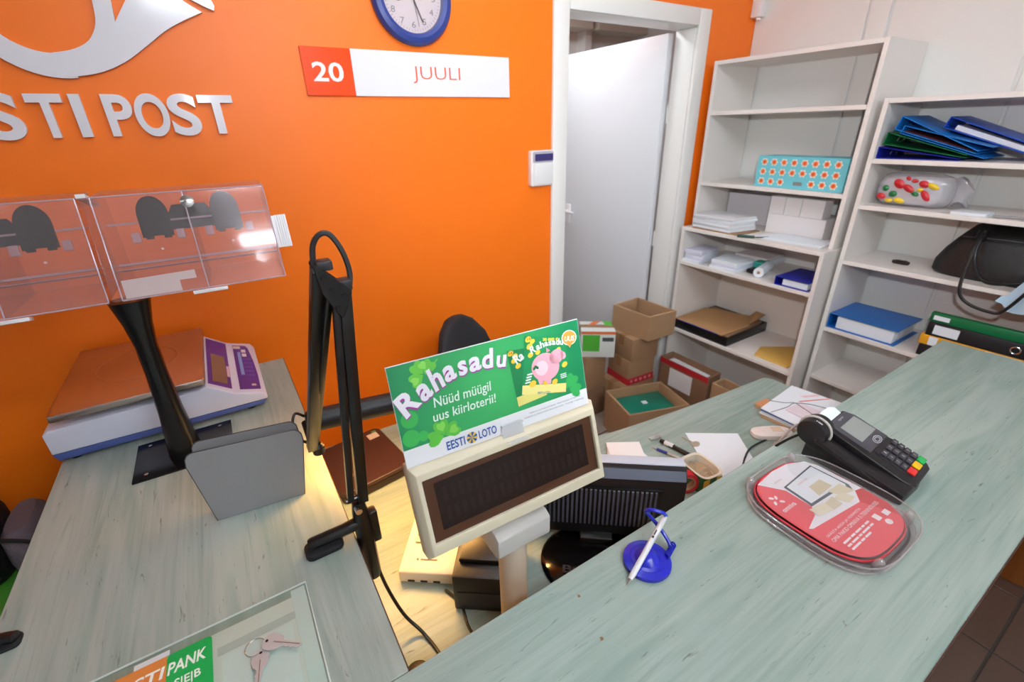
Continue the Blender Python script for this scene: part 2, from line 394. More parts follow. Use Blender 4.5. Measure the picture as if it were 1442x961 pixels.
# shelves ------------------------------------------------------------------
TH = .018
def shelf_unit(name, label, x0, x1, y0, y1, z0, z1, boards, back=True, top=True):
    t = thing(name, label, 'shelf', ((x0+x1)/2, (y0+y1)/2, z0))
    for a in (y0, y1-TH): MB().box(x0, x1, a, a+TH, z0+.0005, z1).build('side_panel', SHELF, t, bevel=.001, seg=1)
    if top: MB().box(x0, x1, y0+TH+.0003, y1-TH-.0003, z1-TH, z1).build('top_panel', SHELF, t, bevel=.001, seg=1)
    for z in boards: MB().box(x0+.002, x1-.006, y0+TH+.0003, y1-TH-.0003, z, z+TH).build('shelf_board', SHELF, t, bevel=.001, seg=1)
    if back: MB().box(x1-.0055, x1-.0005, y0+TH+.0003, y1-TH-.0003, z0+.001, z1-TH-.0005).build('back_panel', SHELF, t)
    return t
HY0, HY1 = .950, 1.700
shelf_unit('base_shelf', 'deep white shelf unit standing on the floor beside the door', 2.204, 2.632, HY0-.01, HY1, 0, 1.146, [.06, .519, .935])
shelf_unit('shelf_hutch', 'tall narrow-depth white shelf hutch standing on the base unit', 2.289, 2.632, HY0, HY1, 1.1462, 1.952, [1.363, 1.708], back=False)
shelf_unit('bookcase', 'white bookcase at the right edge, next to the hutch', 2.310, 2.632, .18, .922, 0, 1.745, [.06, .505, .762, 1.086, 1.326, 1.508], back=False)
# ---------------------------------------------------------------- on the orange wall
SIGNW = mat('sign_white_acrylic', '#e9e7ee', .12, spec=.6)
SIGNO = mat('sign_orange_acrylic', '#f04a05', .12, spec=.6)
TXTO = mat('orange_print', '#ea5a24', .4)
WALLM = frameM((0, YW-.012, 0), 0, 0)
t = thing('wall_logo', 'large white post horn emblem above the words EESTI POST on orange wall', 'sign', (-.2, YW, 1.68))
m = MB(); m.M = WALLM
bell = [(-.2323,1.8224),(-.167,1.8342),(-.1044,1.861),(-.0469,1.8995),(.0059,1.9374),(.0565,1.9649),(.1035,1.9862),(.0773,2.001),(.0637,2.0103),(.03,2.045),(-.03,2.075),(-.0619,1.999),(-.098,1.95),(-.0926,1.9963),(-.085,2.05),(-.132,2.03),(-.1311,1.9929),(-.1369,1.953),(-.1498,1.9248),(-.1716,1.9007),(-.2073,1.8836),(-.246,1.8757)]
cv = [(p.x, p.y) for p in smoothpath([(x, y, 0) for x, y in bell[:7]], 6)] + bell[7:16] + [(p.x, p.y) for p in smoothpath([(x, y, 0) for x, y in bell[16:]], 6)]
m.prism(cv, -.0115, 0)
n = 40; lo = []
for k in range(n+1):
    a = R(-82 - 225*k/n); lo.append(((-.246+.115*math.cos(a), 1.99+.115*math.sin(a)), (-.236+.168*math.cos(a), 1.988+.168*math.sin(a))))
for k in range(n):
    m.prism([lo[k][0], lo[k][1], lo[k+1][1], lo[k+1][0]][::-1], -.0115, -.0010)
m.build('horn_emblem', SIGNW, t, smooth=0)
m = MB(); m.M = WALLM
m.prism([(.0858,2.0123),(.1153,1.999),(.1333,1.9924),(.137,2.003),(.128,2.03),(.10,2.06),(.07,2.08),(.045,2.07)], -.0115, 0).build('horn_lip', SIGNW, t)
# letters, each its own plate
for ch, x0, x1 in (('E', -.575, -.518), ('E', -.500, -.443), ('S', -.428, -.352), ('T', -.335, -.264), ('I', -.249, -.226), ('P', -.184, -.124), ('O', -.121, -.044), ('S', -.042, .029), ('T', .034, .122)):
    m = MB(); m.M = WALLM
    text(m, ch, x0, x1, 1.683 - (.003 if ch in 'OS' else 0), 1.785 + (.003 if ch in 'OS' else 0), 0, bold=.028, thick=.0115, res=8)
    m.build('letter', SIGNW, t, smooth=0)
t = thing('date_sign', 'flat orange and white date sign reading 20 JUULI below the clock', 'sign', (.7, YW, 1.785))
m = MB(); m.M = WALLM; m.prism([(.339,1.786),(.4925,1.786),(.4925,1.9215),(.339,1.9215)], -.0115, -.002).build('day_plate', SIGNO, t, bevel=.0008, seg=1)
m = MB(); m.M = WALLM; m.prism([(.493,1.786),(1.098,1.786),(1.098,1.9215),(.493,1.9215)], -.0115, -.002).build('month_plate', SIGNW, t, bevel=.0008, seg=1)
m = MB(); m.M = WALLM; text(m, '20', .366, .462, 1.826, 1.881, -.0015, bold=.02).build('day_lettering', WHITEP, t, smooth=0)
m = MB(); m.M = WALLM; text(m, 'JUULI', .70, .884, 1.8275, 1.8795, -.0015, bold=-.012).build('month_lettering', TXTO, t, smooth=0)
# clock
t = thing('wall_clock', 'round wall clock with dark blue rim above the date sign', 'clock', (.722, YW, 2.078))
CM = frameM((.722, YW-.035, 2.078), 0, 0)
m = MB(); m.M = CM

lo = [[(r_*math.cos(k*math.pi/28), r_*math.sin(k*math.pi/28), z_) for k in range(56)] for r_, z_ in ((.1028, -.030), (.138, -.034), (.140, -.015), (.132, -.002), (.118, .002), (.106, -.004), (.1028, -.012))]
m.loft(lo + [lo[0]], cap=False).build('rim', mat('dark_blue_plastic', '#2a3d86', .4), t)
m = MB(); m.M = CM; m.lathe([(.1025, -.034), (.1025, -.020)], 48).build('face', mat('clock_face', '#e9ecec', .5), t)
m = MB(); m.M = CM
for k in range(12):
    a = R(90-30*k); rr = .078
    text(m, str(k or 12), rr*math.cos(a)-(.010 if k not in (0, 10, 11) else .012), rr*math.cos(a)+(.004 if k not in (0, 10, 11) else .012), rr*math.sin(a)-.009, rr*math.sin(a)+.009, -.0195)
for k in range(60):
    a = R(6*k); m.add([((.094+dr)*math.cos(a)-dt*math.sin(a), (.094+dr)*math.sin(a)+dt*math.cos(a), -.0195) for dr, dt in ((-.004, -.0006), (.004, -.0006), (.004, .0006), (-.004, .0006))], [(0, 1, 2, 3)])
m.build('dial_marks', mat('clock_grey_print', '#7d8287', .6), t, smooth=0)
def hand(nm, ang, L, wd, z):
    m = MB(); a = R(90-ang); ca, sa = math.cos(a), math.sin(a); m.M = CM
    m.prism([(x*ca - y*sa, x*sa + y*ca) for x, y in ((-.015, -wd), (L, -wd*.6), (L, wd*.6), (-.015, wd))], z, z+.001).build(nm, BLACK, t)
hand('hour_hand', 255, .055, .0035, -.0185); hand('minute_hand', 157, .078, .0026, -.0165); hand('second_hand', 170, .085, .0009, -.0145)
m = MB(); m.M = CM; m.lathe([(.1055, -.0055), (.1055, -.0045)], 48).build('glass', CLEAR, t)
# alarm keypad beside the door frame
t = thing('alarm_keypad', 'small white alarm keypad with dark display beside the door frame', 'keypad', (1.245, YW, 1.44))
m = MB(); m.M = frameM((1.245, YW-.028, 1.512), 0, 0)
m.prism(rrect(-.057, .0585, -.072, .074, .010), -.0275, 0).build('body', WHITEP, t, bevel=.004)
m = MB(); m.M = frameM((1.245, YW-.028, 1.512), 0, 0)
m.prism(rrect(-.050, .0585, .026, .070, .008), .0003, .004).build('display_bezel', mat('grey_lilac_plastic', '#b4afb8', .4), t, bevel=.001, seg=1)
m = MB(); m.M = frameM((1.245, YW-.028, 1.512), 0, 0)
m.prism(rrect(-.040, .054, .032, .060, .002), .0043, .006).build('display', mat('keypad_display', '#3b3670', .2), t)
m = MB(); m.M = frameM((1.245, YW-.028, 1.512), 0, 0)
m.prism(rrect(-.046, .056, -.066, .022, .006), .0003, .006).build('flap', WHITEP, t, bevel=.002)
t = thing('motion_sensor', 'small white motion sensor high in the corner of the walls', 'sensor', (2.615, YW-.03, 2.16))
MB().box(2.59, 2.6415, YW-.055, YW-.001, 2.16, 2.27).build('body', WHITEP, t, bevel=.006)
MB().lathe([(.012, 2.15), (.014, 2.1595)], 12, 2.62, YW-.03).build('led_window', WHITEP, t)

# ---------------------------------------------------------------- side counter: dispenser, scale, rack
t = thing('ticket_dispenser', 'clear acrylic two-box ticket dispenser on a black hourglass stand', 'dispenser', (-.205, 1.2, CT))
MB().prism([(-.306, 1.122), (-.104, 1.116), (-.104, 1.283), (-.306, 1.283)], CT+.0003, CT+.004).build('base_plate', mat('black_gloss', '#0b0b0d', .15), t)
m = MB(); lo = []
for z, a, b in ((CT+.0042, .034, .034), (1.03, .030, .030), (1.10, .0245, .0245), (1.20, .0205, .0205), (1.27, .0205, .0205), (1.32, .026, .024), (1.372, .037, .028)):
    lo.append([(x, y, z) for x, y in sel(-.205 + (z-1.0)*.018, 1.197, a, b, 2.6, 28)])
m.loft(lo).build('stem', mat('black_satin', '#0c0c0e', .25), t)
for x, y in ((-.28, 1.14), (-.13, 1.14), (-.28, 1.265), (-.13, 1.265)):
    MB().lathe([(.004, CT+.0042), (.004, CT+.006), (.001, CT+.0068)], 10, x, y).build('screw', CHROME, t)
DM = frameM((-.049, 1.15, 1.484), -1.8, 16.2)
DPLATE = mat('dark_grey_insert', '#101217', .2, spec=.6)
def disp_box(cx):
    """one transparent box; sloped front, upright back"""
    t16 = math.tan(R(16.2)); Hh, Wd, th = .0985, .147, .0022
    Mx = DM @ Matrix.Translation((cx, 0, 0))
    def bx(*a, name='wall', mt=CLEAR, bev=0):
        m = MB(); m.M = Mx; m.box(*a); return m.build(name, mt, t, bevel=bev)
    bx(-Wd, Wd, -Hh, Hh, -th, 0, name='front_cover')
    lp = [(-th, -Hh), (-th, Hh), (-.115, Hh+.033), (-.165, -Hh+.048)]       # (depth, height) in the tilted frame
    for sx in (-Wd, Wd-th, -th/2):
        m = MB(); m.M = Mx
        m.add([(sx, h_, z_) for z_, h_ in lp] + [(sx+th, h_, z_) for z_, h_ in lp], [(0,1,2,3), (7,6,5,4), (0,4,5,1), (1,5,6,2), (2,6,7,3), (3,7,4,0)])
        m.build('divider' if sx == -th/2 else 'side_wall', CLEAR, t)
    for nm, (za, ha), (zb, hb) in (('top_wall', lp[1], lp[2]), ('bottom_wall', lp[0], lp[3]), ('back_wall', lp[2], lp[3])):
        m = MB(); m.M = Mx; a, b = (za, ha), (zb, hb); nx, ny = (hb-ha), -(zb-za); L = math.hypot(nx, ny); nx *= th/L; ny *= th/L
        q = [a, b, (b[0]+nx, b[1]+ny), (a[0]+nx, a[1]+ny)]
        m.add([(-Wd, h_, z_) for z_, h_ in q] + [(Wd, h_, z_) for z_, h_ in q], [(0,1,2,3), (7,6,5,4), (0,4,5,1), (1,5,6,2), (2,6,7,3), (3,7,4,0)])
        m.build(nm, CLEAR, t)
    # bright moulded edges
    for x in (-Wd, -.001, Wd):
        m = MB(); m.M = Mx; m.cyl((x, -Hh, .0005), (x, Hh, .0005), .0014, 6).build('moulded_edge', CLEARE, t)
    for y in (-Hh, Hh):
        m = MB(); m.M = Mx; m.cyl((-Wd, y, .0005), (Wd, y, .0005), .0016, 6).build('moulded_edge', CLEARE, t)
    for x in (-Wd, Wd):
        m = MB(); m.M = Mx; m.cyl((x, Hh, .0), (x, Hh+.033, -.115), .0012, 6).build('moulded_edge', CLEARE, t)
    m = MB(); m.M = Mx; m.box(-Wd+.003, Wd-.003, -.030, -.0255, -.06, -.045).box(-Wd+.003, Wd-.003, -.040, -.0385, -.06, -.02).build('ledge', CLEARE, t)
    m = MB(); m.M = Mx; m.box(-Wd+.003, Wd-.003, .052, .056, -.06, -.056).build('guide_rail', CLEARE, t)
    for ux in (-.065, .065):
        # half-oval insert with notched foot
        top = [(ux + .027*math.cos(R(a)), .068 + .036*math.sin(R(a))) for a in range(0, 181, 15)]
        foot = [(ux-.027, .022), (ux-.022, .022), (ux-.022, .018), (ux-.009, .018), (ux-.009, .024), (ux+.009, .024), (ux+.009, .018), (ux+.022, .018), (ux+.022, .022), (ux+.027, .022)]
        m = MB(); m.M = Mx; m.prism(foot + top, -.056, -.050).build('insert_plate', DPLATE, t)
        m = MB(); m.M = Mx; m.box(ux-.046, ux-.031, .014, .034, -.058, -.050).build('clip', CLEARE, t, bevel=.002)
        m = MB(); m.M = Mx; m.box(ux+.031, ux+.046, .014, .034, -.058, -.050).build('clip', CLEARE, t, bevel=.002)
        m = MB(); m.M = Mx; m.lathe([(.0022, -.05), (.0022, -.046)], 10); m.v = [v + (Mx.to_3x3() @ Vector((ux, -.004, 0))) for v in m.v]; m.build('pin', WHITEP, t)
    m = MB(); m.M = Mx; m.prism([(-.040, .034), (.042, .034), (.044, .062), (.030, .084), (-.030, .084), (-.042, .062)], -.063, -.0585).build('insert_bridge', DPLATE, t)
    m = MB(); m.M = Mx; m.lathe([(.012, .0002), (.012, .002), (.006, .004), (.001, .0045)], 20); m.v = [v + (Mx.to_3x3() @ Vector((.004, .078, 0))) for v in m.v]; m.build('lock', CHROME, t)
    m = MB(); m.M = Mx; m.box(-.03, .032, -.108, -.101, -.014, .006).build('bottom_clip', mat('frosted_plastic', '#e6e2e4', .3), t, bevel=.001)
    m = MB(); m.M = Mx; m.prism([(-.142, -.096), (-.048, -.096), (-.048, -.074), (-.018, -.074), (-.018, -.057), (-.142, -.060)], -.0085, -.0075).build('label_strip', mat('aged_white_label', '#e3ded8', .6), t)
disp_box(0.0); disp_box(-.316)
m = MB(); m.M = DM; m.box(-.166, -.151, .0985, .106, -.09, .001).build('joining_tape', MATS['frosted_plastic'], t)
m = MB(); m.M = DM; m.box(-.166, -.151, -.0985, .0985, -.022, -.016).build('spine', CLEAR, t)
m = MB(); m.M = DM; m.box(.1475, .155, -.034, .036, -.03, -.022)
for k in range(5): m.box(.157+.0045*k, .160+.0045*k, -.034, .037, -.032, -.020)
m.box(.155, .179, -.034, .037, -.026, -.024).build('side_clip', MATS['frosted_plastic'], t)

# scale --------------------------------------------------------------------
SW = mat('scale_white', '#dcdcec', .4); SB = mat('scale_blue_base', '#4a5a96', .5); PURP = mat('purple_panel', '#56308a', .4)
t = thing('postal_scale', 'white and blue weighing scale with steel platter and purple console', 'scale', (-.235, 1.5, CT))
YA, YB = 1.302, 1.690
prof = [(-.462, 1.012), (-.462, 1.066), (-.452, 1.074), (-.150, 1.080), (-.134, 1.088), (-.079, 1.049), (-.066, 1.044), (-.014, 1.028), (-.004, 1.012), (-.006, 1.006)]
MB().yprism(prof, YA, YB).build('body', SW, t, bevel=.006, seg=3)
MB().yprism([(-.455, .992), (-.463, 1.0115), (-.0065, 1.0055), (-.020, .992)], YA+.001, YB-.001).build('lower_shell', SB, t, bevel=.002)
for x, y in ((-.43, 1.33), (-.05, 1.33), (-.43, 1.58), (-.05, 1.58)):
    MB().lathe([(.012, CT+.0003), (.014, .9918)], 12, x, y).build('foot', BLACK, t)
pt = MB().prism(rrect(-.437, -.131, 1.288, 1.700, .008), 1.098, 1.1155).build('platter', STEEL, t, bevel=.003)
m = MB(); loops = []
for r_, z_ in ((.088, 1.1157), (.0915, 1.1172), (.095, 1.1157)): loops.append([(-.284+r_*math.cos(a*math.pi/24), 1.505+r_*1.15*math.sin(a*math.pi/24), z_) for a in range(48)])
m.loft(loops, cap=False).build('embossed_ring', STEEL, pt)
MB().box(-.30, -.27, 1.47, 1.53, 1.0801, 1.0975).build('load_post', STEEL, t)
# sloped console plates
def slope(p, q_, y, lift=.0006):       # point on the profile line p->q at y, pushed outward
    L = math.hypot(q_[0]-p[0], q_[1]-p[1]); nx, nz = -(q_[1]-p[1])/L, (q_[0]-p[0])/L
    return lambda s, yy, l=lift: (p[0]+(q_[0]-p[0])*s+nx*l, yy, p[1]+(q_[1]-p[1])*s+nz*l)
def plate(nm, f, s0, s1, y0, y1, mt, lift, th=.001, par=None, pts=None):
    P = pts or [(s0, y0), (s1, y0), (s1, y1), (s0, y1)]; n = len(P)
    m = MB(); m.add([f(s, y, lift) for s, y in P] + [f(s, y, lift+th) for s, y in P], [tuple(range(n))[::-1], tuple(range(n, 2*n))] + [(i, (i+1) % n, n+(i+1) % n, n+i) for i in range(n)])
    return m.build(nm, mt, par or t)
fA = slope((-.134, 1.088), (-.079, 1.049), 0); fB = slope((-.066, 1.044), (-.014, 1.028), 0)
dp = plate('display_panel', fA, .08, .95, 1.325, 1.672, PURP, .0004)
plate('display_window', fA, .24, .80, 1.345, 1.545, mat('scale_lcd', '#7c6a58', .08, spec=.8), .0016, .0008, dp)  # brown tint stands in for the orange wall's reflection
plate('status_window', fA, .83, .93, 1.40, 1.475, mat('pale_pink_print', '#e3c9d4', .4), .0016, .0006, dp)
kp = plate('key_panel', fB, 0, 0, 0, 0, PURP, .0004, .001, None, [(.04, 1.325), (.97, 1.325), (1.0, 1.42), (.95, 1.53), (.82, 1.64), (.70, 1.662), (.04, 1.665)])
plate('function_keys', fB, .22, .38, 1.42, 1.60, mat('light_blue_keys', '#7fa0d6', .4), .0016, .0012, kp)
for i, yy in enumerate((1.565, 1.600)): plate('white_key', fB, .44, .66, yy, yy+.022, WHITEP, .0016, .0015, kp)
for i in range(3):
    for j in range(5): plate('key', fB, .45+.15*i, .55+.15*i, 1.405+.031*j, 1.425+.031*j, mat('purple_key', '#6a4aa0', .4), .0016, .0012, kp)
plate('name_plate', fB, .05, .42, 1.632, 1.655, mat('pale_print', '#d8cfc4', .4), .0016, .0005, kp)
plate('badge', fB, .60, .80, 1.345, 1.357, MATS['pale_print'], .0016, .0005, kp)

# letter rack ----------------------------------------------------------------
GREY = mat('grey_painted_steel', '#8b8a8c', .5, var=.03, vscale=40)
t = thing('letter_rack', 'worn grey steel letter rack of two plates on the side counter', 'rack', (-.06, .90, CT))
RM = frameM((-.068, .886, CT+.0005), -6.5, 0)
def rackplate(w, zz, nm, scale=1.0):
    m = MB(); m.M = RM
    P = [(-.081, .0), (.081, .0)] + [(.104*scale, .135)] + [(.104*scale-.016+.016*math.cos(R(a)), .143+.018*math.sin(R(a))) for a in (20, 45, 70, 90)] + [(-.095*scale+.016-.016*math.cos(R(a)), .150+.018*math.sin(R(a))) for a in (90, 70, 45, 20)] + [(-.096*scale, .140)]
    m.prism(P, zz-.002, zz).build(nm, GREY, t, bevel=.0006, seg=1)
    m = MB(); m.M = RM; m.tube([(x*1.003, y+.0005, zz-.001) for x, y in P], .0011, 6, closed=True).build('worn_edge', mat('dark_worn_edge', '#3f3d3f', .4, metal=.5), t)
rackplate(0, 0, 'front_plate'); rackplate(0, -.036, 'rear_plate', .93)
m = MB(); m.M = RM; m.box(-.08, .08, 0, .003, -.0355, -.0025).build('floor_plate', GREY, t)

# desk lamp ------------------------------------------------------------------
t = thing('desk_lamp', 'black folded two-arm desk lamp clamped to the side counter edge', 'lamp', (.088, .70, CT))
m = MB()
m.loft([[(x, y, z) for x, y in sel(.0895, .700, a, b, 2.6, 20)] for z, a, b in ((.865, .012, .012), (.88, .0155, .0155), (1.0, .0165, .0165), (1.035, .0145, .0145), (1.062, .011, .011))]).build('clamp_column', BLACKM, t, bevel=0)
m = MB(); m.tube(smoothpath([(.085, .70, 1.012), (.055, .702, 1.008), (.020, .706, 1.004), (-.006, .709, 1.001)], 4), [.016]*4+[.0155]*4+[.0150]*4+[.0130], 14, flat=.75).build('clamp_jaw', BLACKM, t)
MB().prism(rrect(-.016, .050, .686, .726, .012), CT+.0005, CT+.012).build('rubber_pad', BLACKS, t, bevel=.002)
MB().box(.040, .076, .690, .712, CT-.050, CT-.0268).build('lower_jaw', BLACKM, t, bevel=.003)
MB().cyl((.085, .678, 1.055), (.085, .722, 1.055), .006, 10).build('pivot_bolt', CHROME, t)
MB().cyl((.070, .70, 1.070), (.105, .70, 1.070), .0045, 10).build('wing_screw', BLACKM, t)
MB().box(.098, .118, .690, .712, .955, 1.03).build('lever', BLACKM, t, bevel=.004)
def bar(p, q_, nm, w_=.0065, par=None):
    MB().tube([p, q_], w_, 4).build(nm, BLACKM, par or t, bevel=.0012)
T1 = Vector((.130, .690, 1.474)); T0 = Vector((.088, .700, 1.058)); U1 = Vector((.107, .690, 1.502)); U0 = Vector((.048, .885, 1.080))
bar(T0 + Vector((-.010, 0, .012)), T1 + Vector((-.012, 0, -.030)), 'lower_arm_bar', .0080); bar(T0 + Vector((.010, 0, .002)), T1 + Vector((.004, 0, 0)), 'lower_arm_bar', .0130)
bar(U1 + Vector((-.004, 0, 0)), U0, 'upper_arm_bar', .0130); bar(U1 + Vector((.006, 0, -.034)), U0 + Vector((.010, 0, .01)), 'upper_arm_bar', .0075)
JM = frameM((.1185, .690, 1.478), 0, 0)
for zz in (.0125, -.0145):
    m = MB(); m.M = JM; m.prism([(-.024, .032), (-.0215, .0355), (.022, -.010), (.023, -.016), (.006, -.050), (.002, -.051), (-.018, -.010)], zz, zz+.002).build('joint_plate', BLACKM, t, bevel=.0008, seg=1)
for dx, dy in ((-.012, .012), (.012, -.018), (.0, -.035), (-.004, -.006)):
    MB().cyl((.1185+dx, .673, 1.478+dy), (.1185+dx, .707, 1.478+dy), .0042, 10).build('joint_bolt', BLACK, t)
m = MB(); m.M = JM; m.box(-.018, .004, .022, .036, -.011, .012).box(.008, .026, -.012, .004, -.011, .012).build('end_cap', mat('dark_grey_plastic', '#2b2a2d', .5), t, bevel=.002)
m = MB(); m.tube(smoothpath([(.100, .70, 1.505), (.104, .70, 1.532), (.114, .695, 1.548), (.128, .692, 1.548), (.141, .69, 1.522), (.146, .69, 1.490), (.141, .69, 1.464), (.136, .69, 1.450)], 5), .0042, 8).build('cable_loop', mat('grey_cable', '#2e2d30', .5), t)
# head: hood open underneath, with a warm tube inside
HA, HB = Vector((.062, .945, 1.108)), Vector((.43, .925, 1.080))
ax = (HB-HA).normalized(); sd = ax.cross(Vector((0, 0, 1))).normalized(); uu = sd.cross(ax)
m = MB(); lo = []
for P in (HA, HA.lerp(HB, .5), HB):
    o_ = [P + (sd*math.cos(R(a)) + uu*math.sin(R(a)))*.026 for a in range(-40, 221, 20)]
    i_ = [P + (sd*math.cos(R(a)) + uu*math.sin(R(a)))*.0235 for a in range(220, -41, -20)]
    lo.append(o_ + i_)
m.loft(lo).build('lamp_hood', mat('hood_black', '#1b1c20', .45), t)
for P, q_ in ((HA, -1), (HB, 1)):
    MB().cyl(P + ax*.0002*q_, P + ax*.010*q_, .0262, 20, r1=.020).build('hood_cap', BLACKM, t)
MB().cyl(HA + ax*.02, HB - ax*.02, .006, 12).build('lamp_tube', mat('warm_tube', '#ffe0a0', .5, emit='#ffb355', estr=30), t)
MB().cyl(HA - ax*.010, U0 + Vector((.004, .012, .008)), .009, 12).build('head_bracket', BLACKM, t)
MB().box(.062, .082, .930, .955, 1.1342, 1.139).build('red_switch', mat('red_plastic', '#c01818', .35), t, bevel=.001)
MB().tube(smoothpath([(.052, .945, 1.125), (.036, .94, 1.140), (.026, .93, 1.120), (.030, .915, 1.095), (.042, .90, 1.088)], 5), .003, 8).build('cable_loop', BLACK, t)
MB().lathe([(.012, 1.058), (.013, 1.075), (.008, 1.082)], 12, .060, .893).build('head_knob', BLACK, t)
lampL = area_light('desk_lamp_light', tuple(HA.lerp(HB, .5) - uu*.012), .30, .03, BULB_W, (1, .52, .15))
lampL.rotation_euler = Matrix((ax, sd.cross(ax).cross(ax), uu)).transposed().to_euler()
MB().tube(smoothpath([(.100, .70, .88), (.108, .69, .82), (.125, .66, .76), (.15, .62, .7262), (.16, .55, .7236), (.13, .48, .7236)], 6), .0035, 8).build('power_cable', BLACK, t)

# glass plate, sticker, keys ---------------------------------------------------
t = thing('counter_glass', 'clear plate over white leaflets with a POSTIPANK SEB sticker', 'glass plate', (-.19, .54, CT))
MB().box(-.37, -.027, .432, .650, CT+.0012, CT+.005).build('plate', clear('plate_glass', '#f4faf7', .04, .03), t)
MB().tube([(-.37, .650, CT+.003), (-.027, .650, CT+.003), (-.027, .432, CT+.003)], .0016, 6).build('bright_edge', mat('glass_edge', '#dfe8e4', .2), t)
def sheet(nm, x0, x1, y0, y1, z, mt, par): return MB().box(x0, x1, y0, y1, z, z+.0003).build(nm, mt, par)
sheet('leaflet', -.34, -.052, .432, .634, CT+.0003, mat('ivory_paper', '#e6e4de', .7), t)
sheet('leaflet', -.0518, -.030, .432, .647, CT+.0003, mat('mint_paper', '#dfe6e4', .6), t)
sheet('grey_stripe', -.16, -.052, .592, .606, CT+.0007, mat('grey_print', '#c8cac8', .6), t)
sheet('leaflet', -.155, -.058, .432, .588, CT+.0007, mat('white_glossy_paper', '#e9ecec', .4), t)
st = MB().prism(rrect(-.222, -.165, .545, .631, .006), CT+.0053, CT+.0056).build('sticker', mat('sticker_green', '#11a650', .35), t)
MB().prism([(-.31, .545), (-.2222, .545), (-.2222, .631), (-.31, .631)], CT+.0053, CT+.0056).build('sticker', mat('sticker_orange', '#d9853f', .4), t)
MB().box(-.262, -.219, .6312, .640, CT+.0053, CT+.0056).build('sticker_backing', PAPERG, t)
m = MB(); m.M = flatM(0, 0, CT+.0058); text(m, 'POSTI', -.300, -.2238, .597, .616, 0, bold=.02, shear=.15); text(m, 'PANK', -.2208, -.173, .597, .616, 0, bold=.02, shear=.15); text(m, 'S|E|B', -.212, -.180, .5695, .586, 0, bold=.015)
m.build('sticker_lettering', mat('white_print', '#f2f4f0', .5), st, smooth=0)
KEYM = mat('nickel_key', '#c6c2c0', .35, metal=.3)
def make_key(label, x, y, z, rz):
    t = thing('door_key', label, 'key', (x, y, z), rz)
    P = [(-.004, -.010), (.004, -.011), (.012, -.008), (.016, -.004), (.020, -.0035), (.023, -.0055), (.026, -.0035), (.029, -.0055), (.032, -.0035), (.036, -.005), (.040, -.001), (.040, .002), (.016, .0035), (.012, .009), (.0, .011), (-.007, .008), (-.009, .0), (-.008, -.006)]
    P = [(a*1.22, b_*1.15) for a, b_ in P]
    m = MB(); m.M = flatM(x, y, z, rz); m.prism(P, 0, .0022).build('blade', KEYM, t, bevel=.0004, seg=1)
    m = MB(); m.M = flatM(x, y, z, rz); m.box(.006, .047, -.0004, .0006, .0023, .0026).build('groove', mat('key_groove', '#8a6f66', .5, metal=.6), t)
    m = MB(); m.M = flatM(x, y, z, rz); m.lathe([(.0022, .0023), (.0022, .0026)], 10); m.v = [v + Vector((-.005*math.cos(rz), -.005*math.sin(rz), 0)) for v in m.v]; m.build('eyelet', BLACK, t)
make_key('coppery house key lying on top, blade pointing at the mint strip', -.090, .566, CT+.009, R(-38)); make_key('coppery house key lying underneath, blade pointing to the counter corner', -.105, .553, CT+.0056, R(-100))
MB().tube([(-.1105+.0135*math.cos(a*math.pi/14), .571+.0135*math.sin(a*math.pi/14), CT+.0075) for a in range(28)], .0008, 6, closed=True).build('key_ring', CHROME, at=(-.11, .571, CT+.006), label='thin wire split ring beside the two keys', cat='key ring')
# second clamp at the near left edge of the side counter
t = thing('clamp', 'black clamp gripping the left edge of the side counter', 'clamp', (-.455, .79, CT))
MB().tube(smoothpath([(-.49, .795, 1.0), (-.46, .797, .998), (-.435, .796, .992), (-.418, .792, .989)], 4), [.012]*12+[.009], 12, flat=.75).build('jaw', BLACKM, t)
MB().prism(rrect(-.456, -.415, .778, .806, .008), CT+.0004, CT+.006).build('pad', BLACKS, t, bevel=.0015)
MB().box(-.50, -.462, .78, .81, .90, 1.005).build('screw_body', BLACKM, t, bevel=.005)
# ---------------------------------------------------------------- customer display and promo card
CREAM = mat('cream_plastic', '#d9cdb2', .45); CREAMD = mat('cream_plastic_stand', '#cbbfae', .5)
t = thing('customer_display', 'cream pole-mounted customer display with dark brown window', 'display', (.300, .515, LT))
GM = frameM((.312, .4885, 1.168), -1.8, 18.5)
m = MB(); m.M = GM
OW, OH = .172, .075
fr = [(-OW, -OH), (OW, -OH), (OW, OH), (-OW, OH)]
# housing: back block, chamfered front rim with a recessed window
m.loft([[(x*k, y*k2, z) for x, y in fr] for z, k, k2 in ((-.052, .93, .84), (-.040, 1, 1), (-.014, 1, 1))]).build('housing', CREAM, t, bevel=.004)
m = MB(); m.M = GM
wi = [(-.157, -.051), (.157, -.051), (.157, .051), (-.157, .051)]
rf = [(-.164, -.068), (.164, -.068), (.164, .062), (-.164, .062)]
vs = [(x, y, -.0138) for x, y in fr] + [(x, y, 0) for x, y in rf] + [(x, y, 0) for x, y in wi] + [(x, y, -.0138) for x, y in wi]
fs = []
for a in range(3):
    for i in range(4): j = (i+1) % 4; fs.append((a*4+i, a*4+j, (a+1)*4+j, (a+1)*4+i))
for i in range(4): j = (i+1) % 4; fs.append((12+i, 12+j, j, i))
m.add(vs, fs).build('bezel', CREAM, t, bevel=.0015)
m = MB(); m.M = GM; m.box(-.1565, .1565, -.0505, .0505, -.0136, -.0060).build('filter_window', mat('brown_filter', '#4a2a18', .12, spec=.5), t)
m = MB(); m.M = GM; m.box(-.140, .138, -.036, .040, -.0058, -.0052).build('dot_panel', mat('dark_brown_panel', '#1d0f0a', .10, spec=.4), t)
m = MB(); m.M = GM
for k in range(20):
    for r_ in (0, 1): m.box(-.130+.0132*k, -.122+.0132*k, -.024+.030*r_, -.002+.030*r_, -.0051, -.0049)
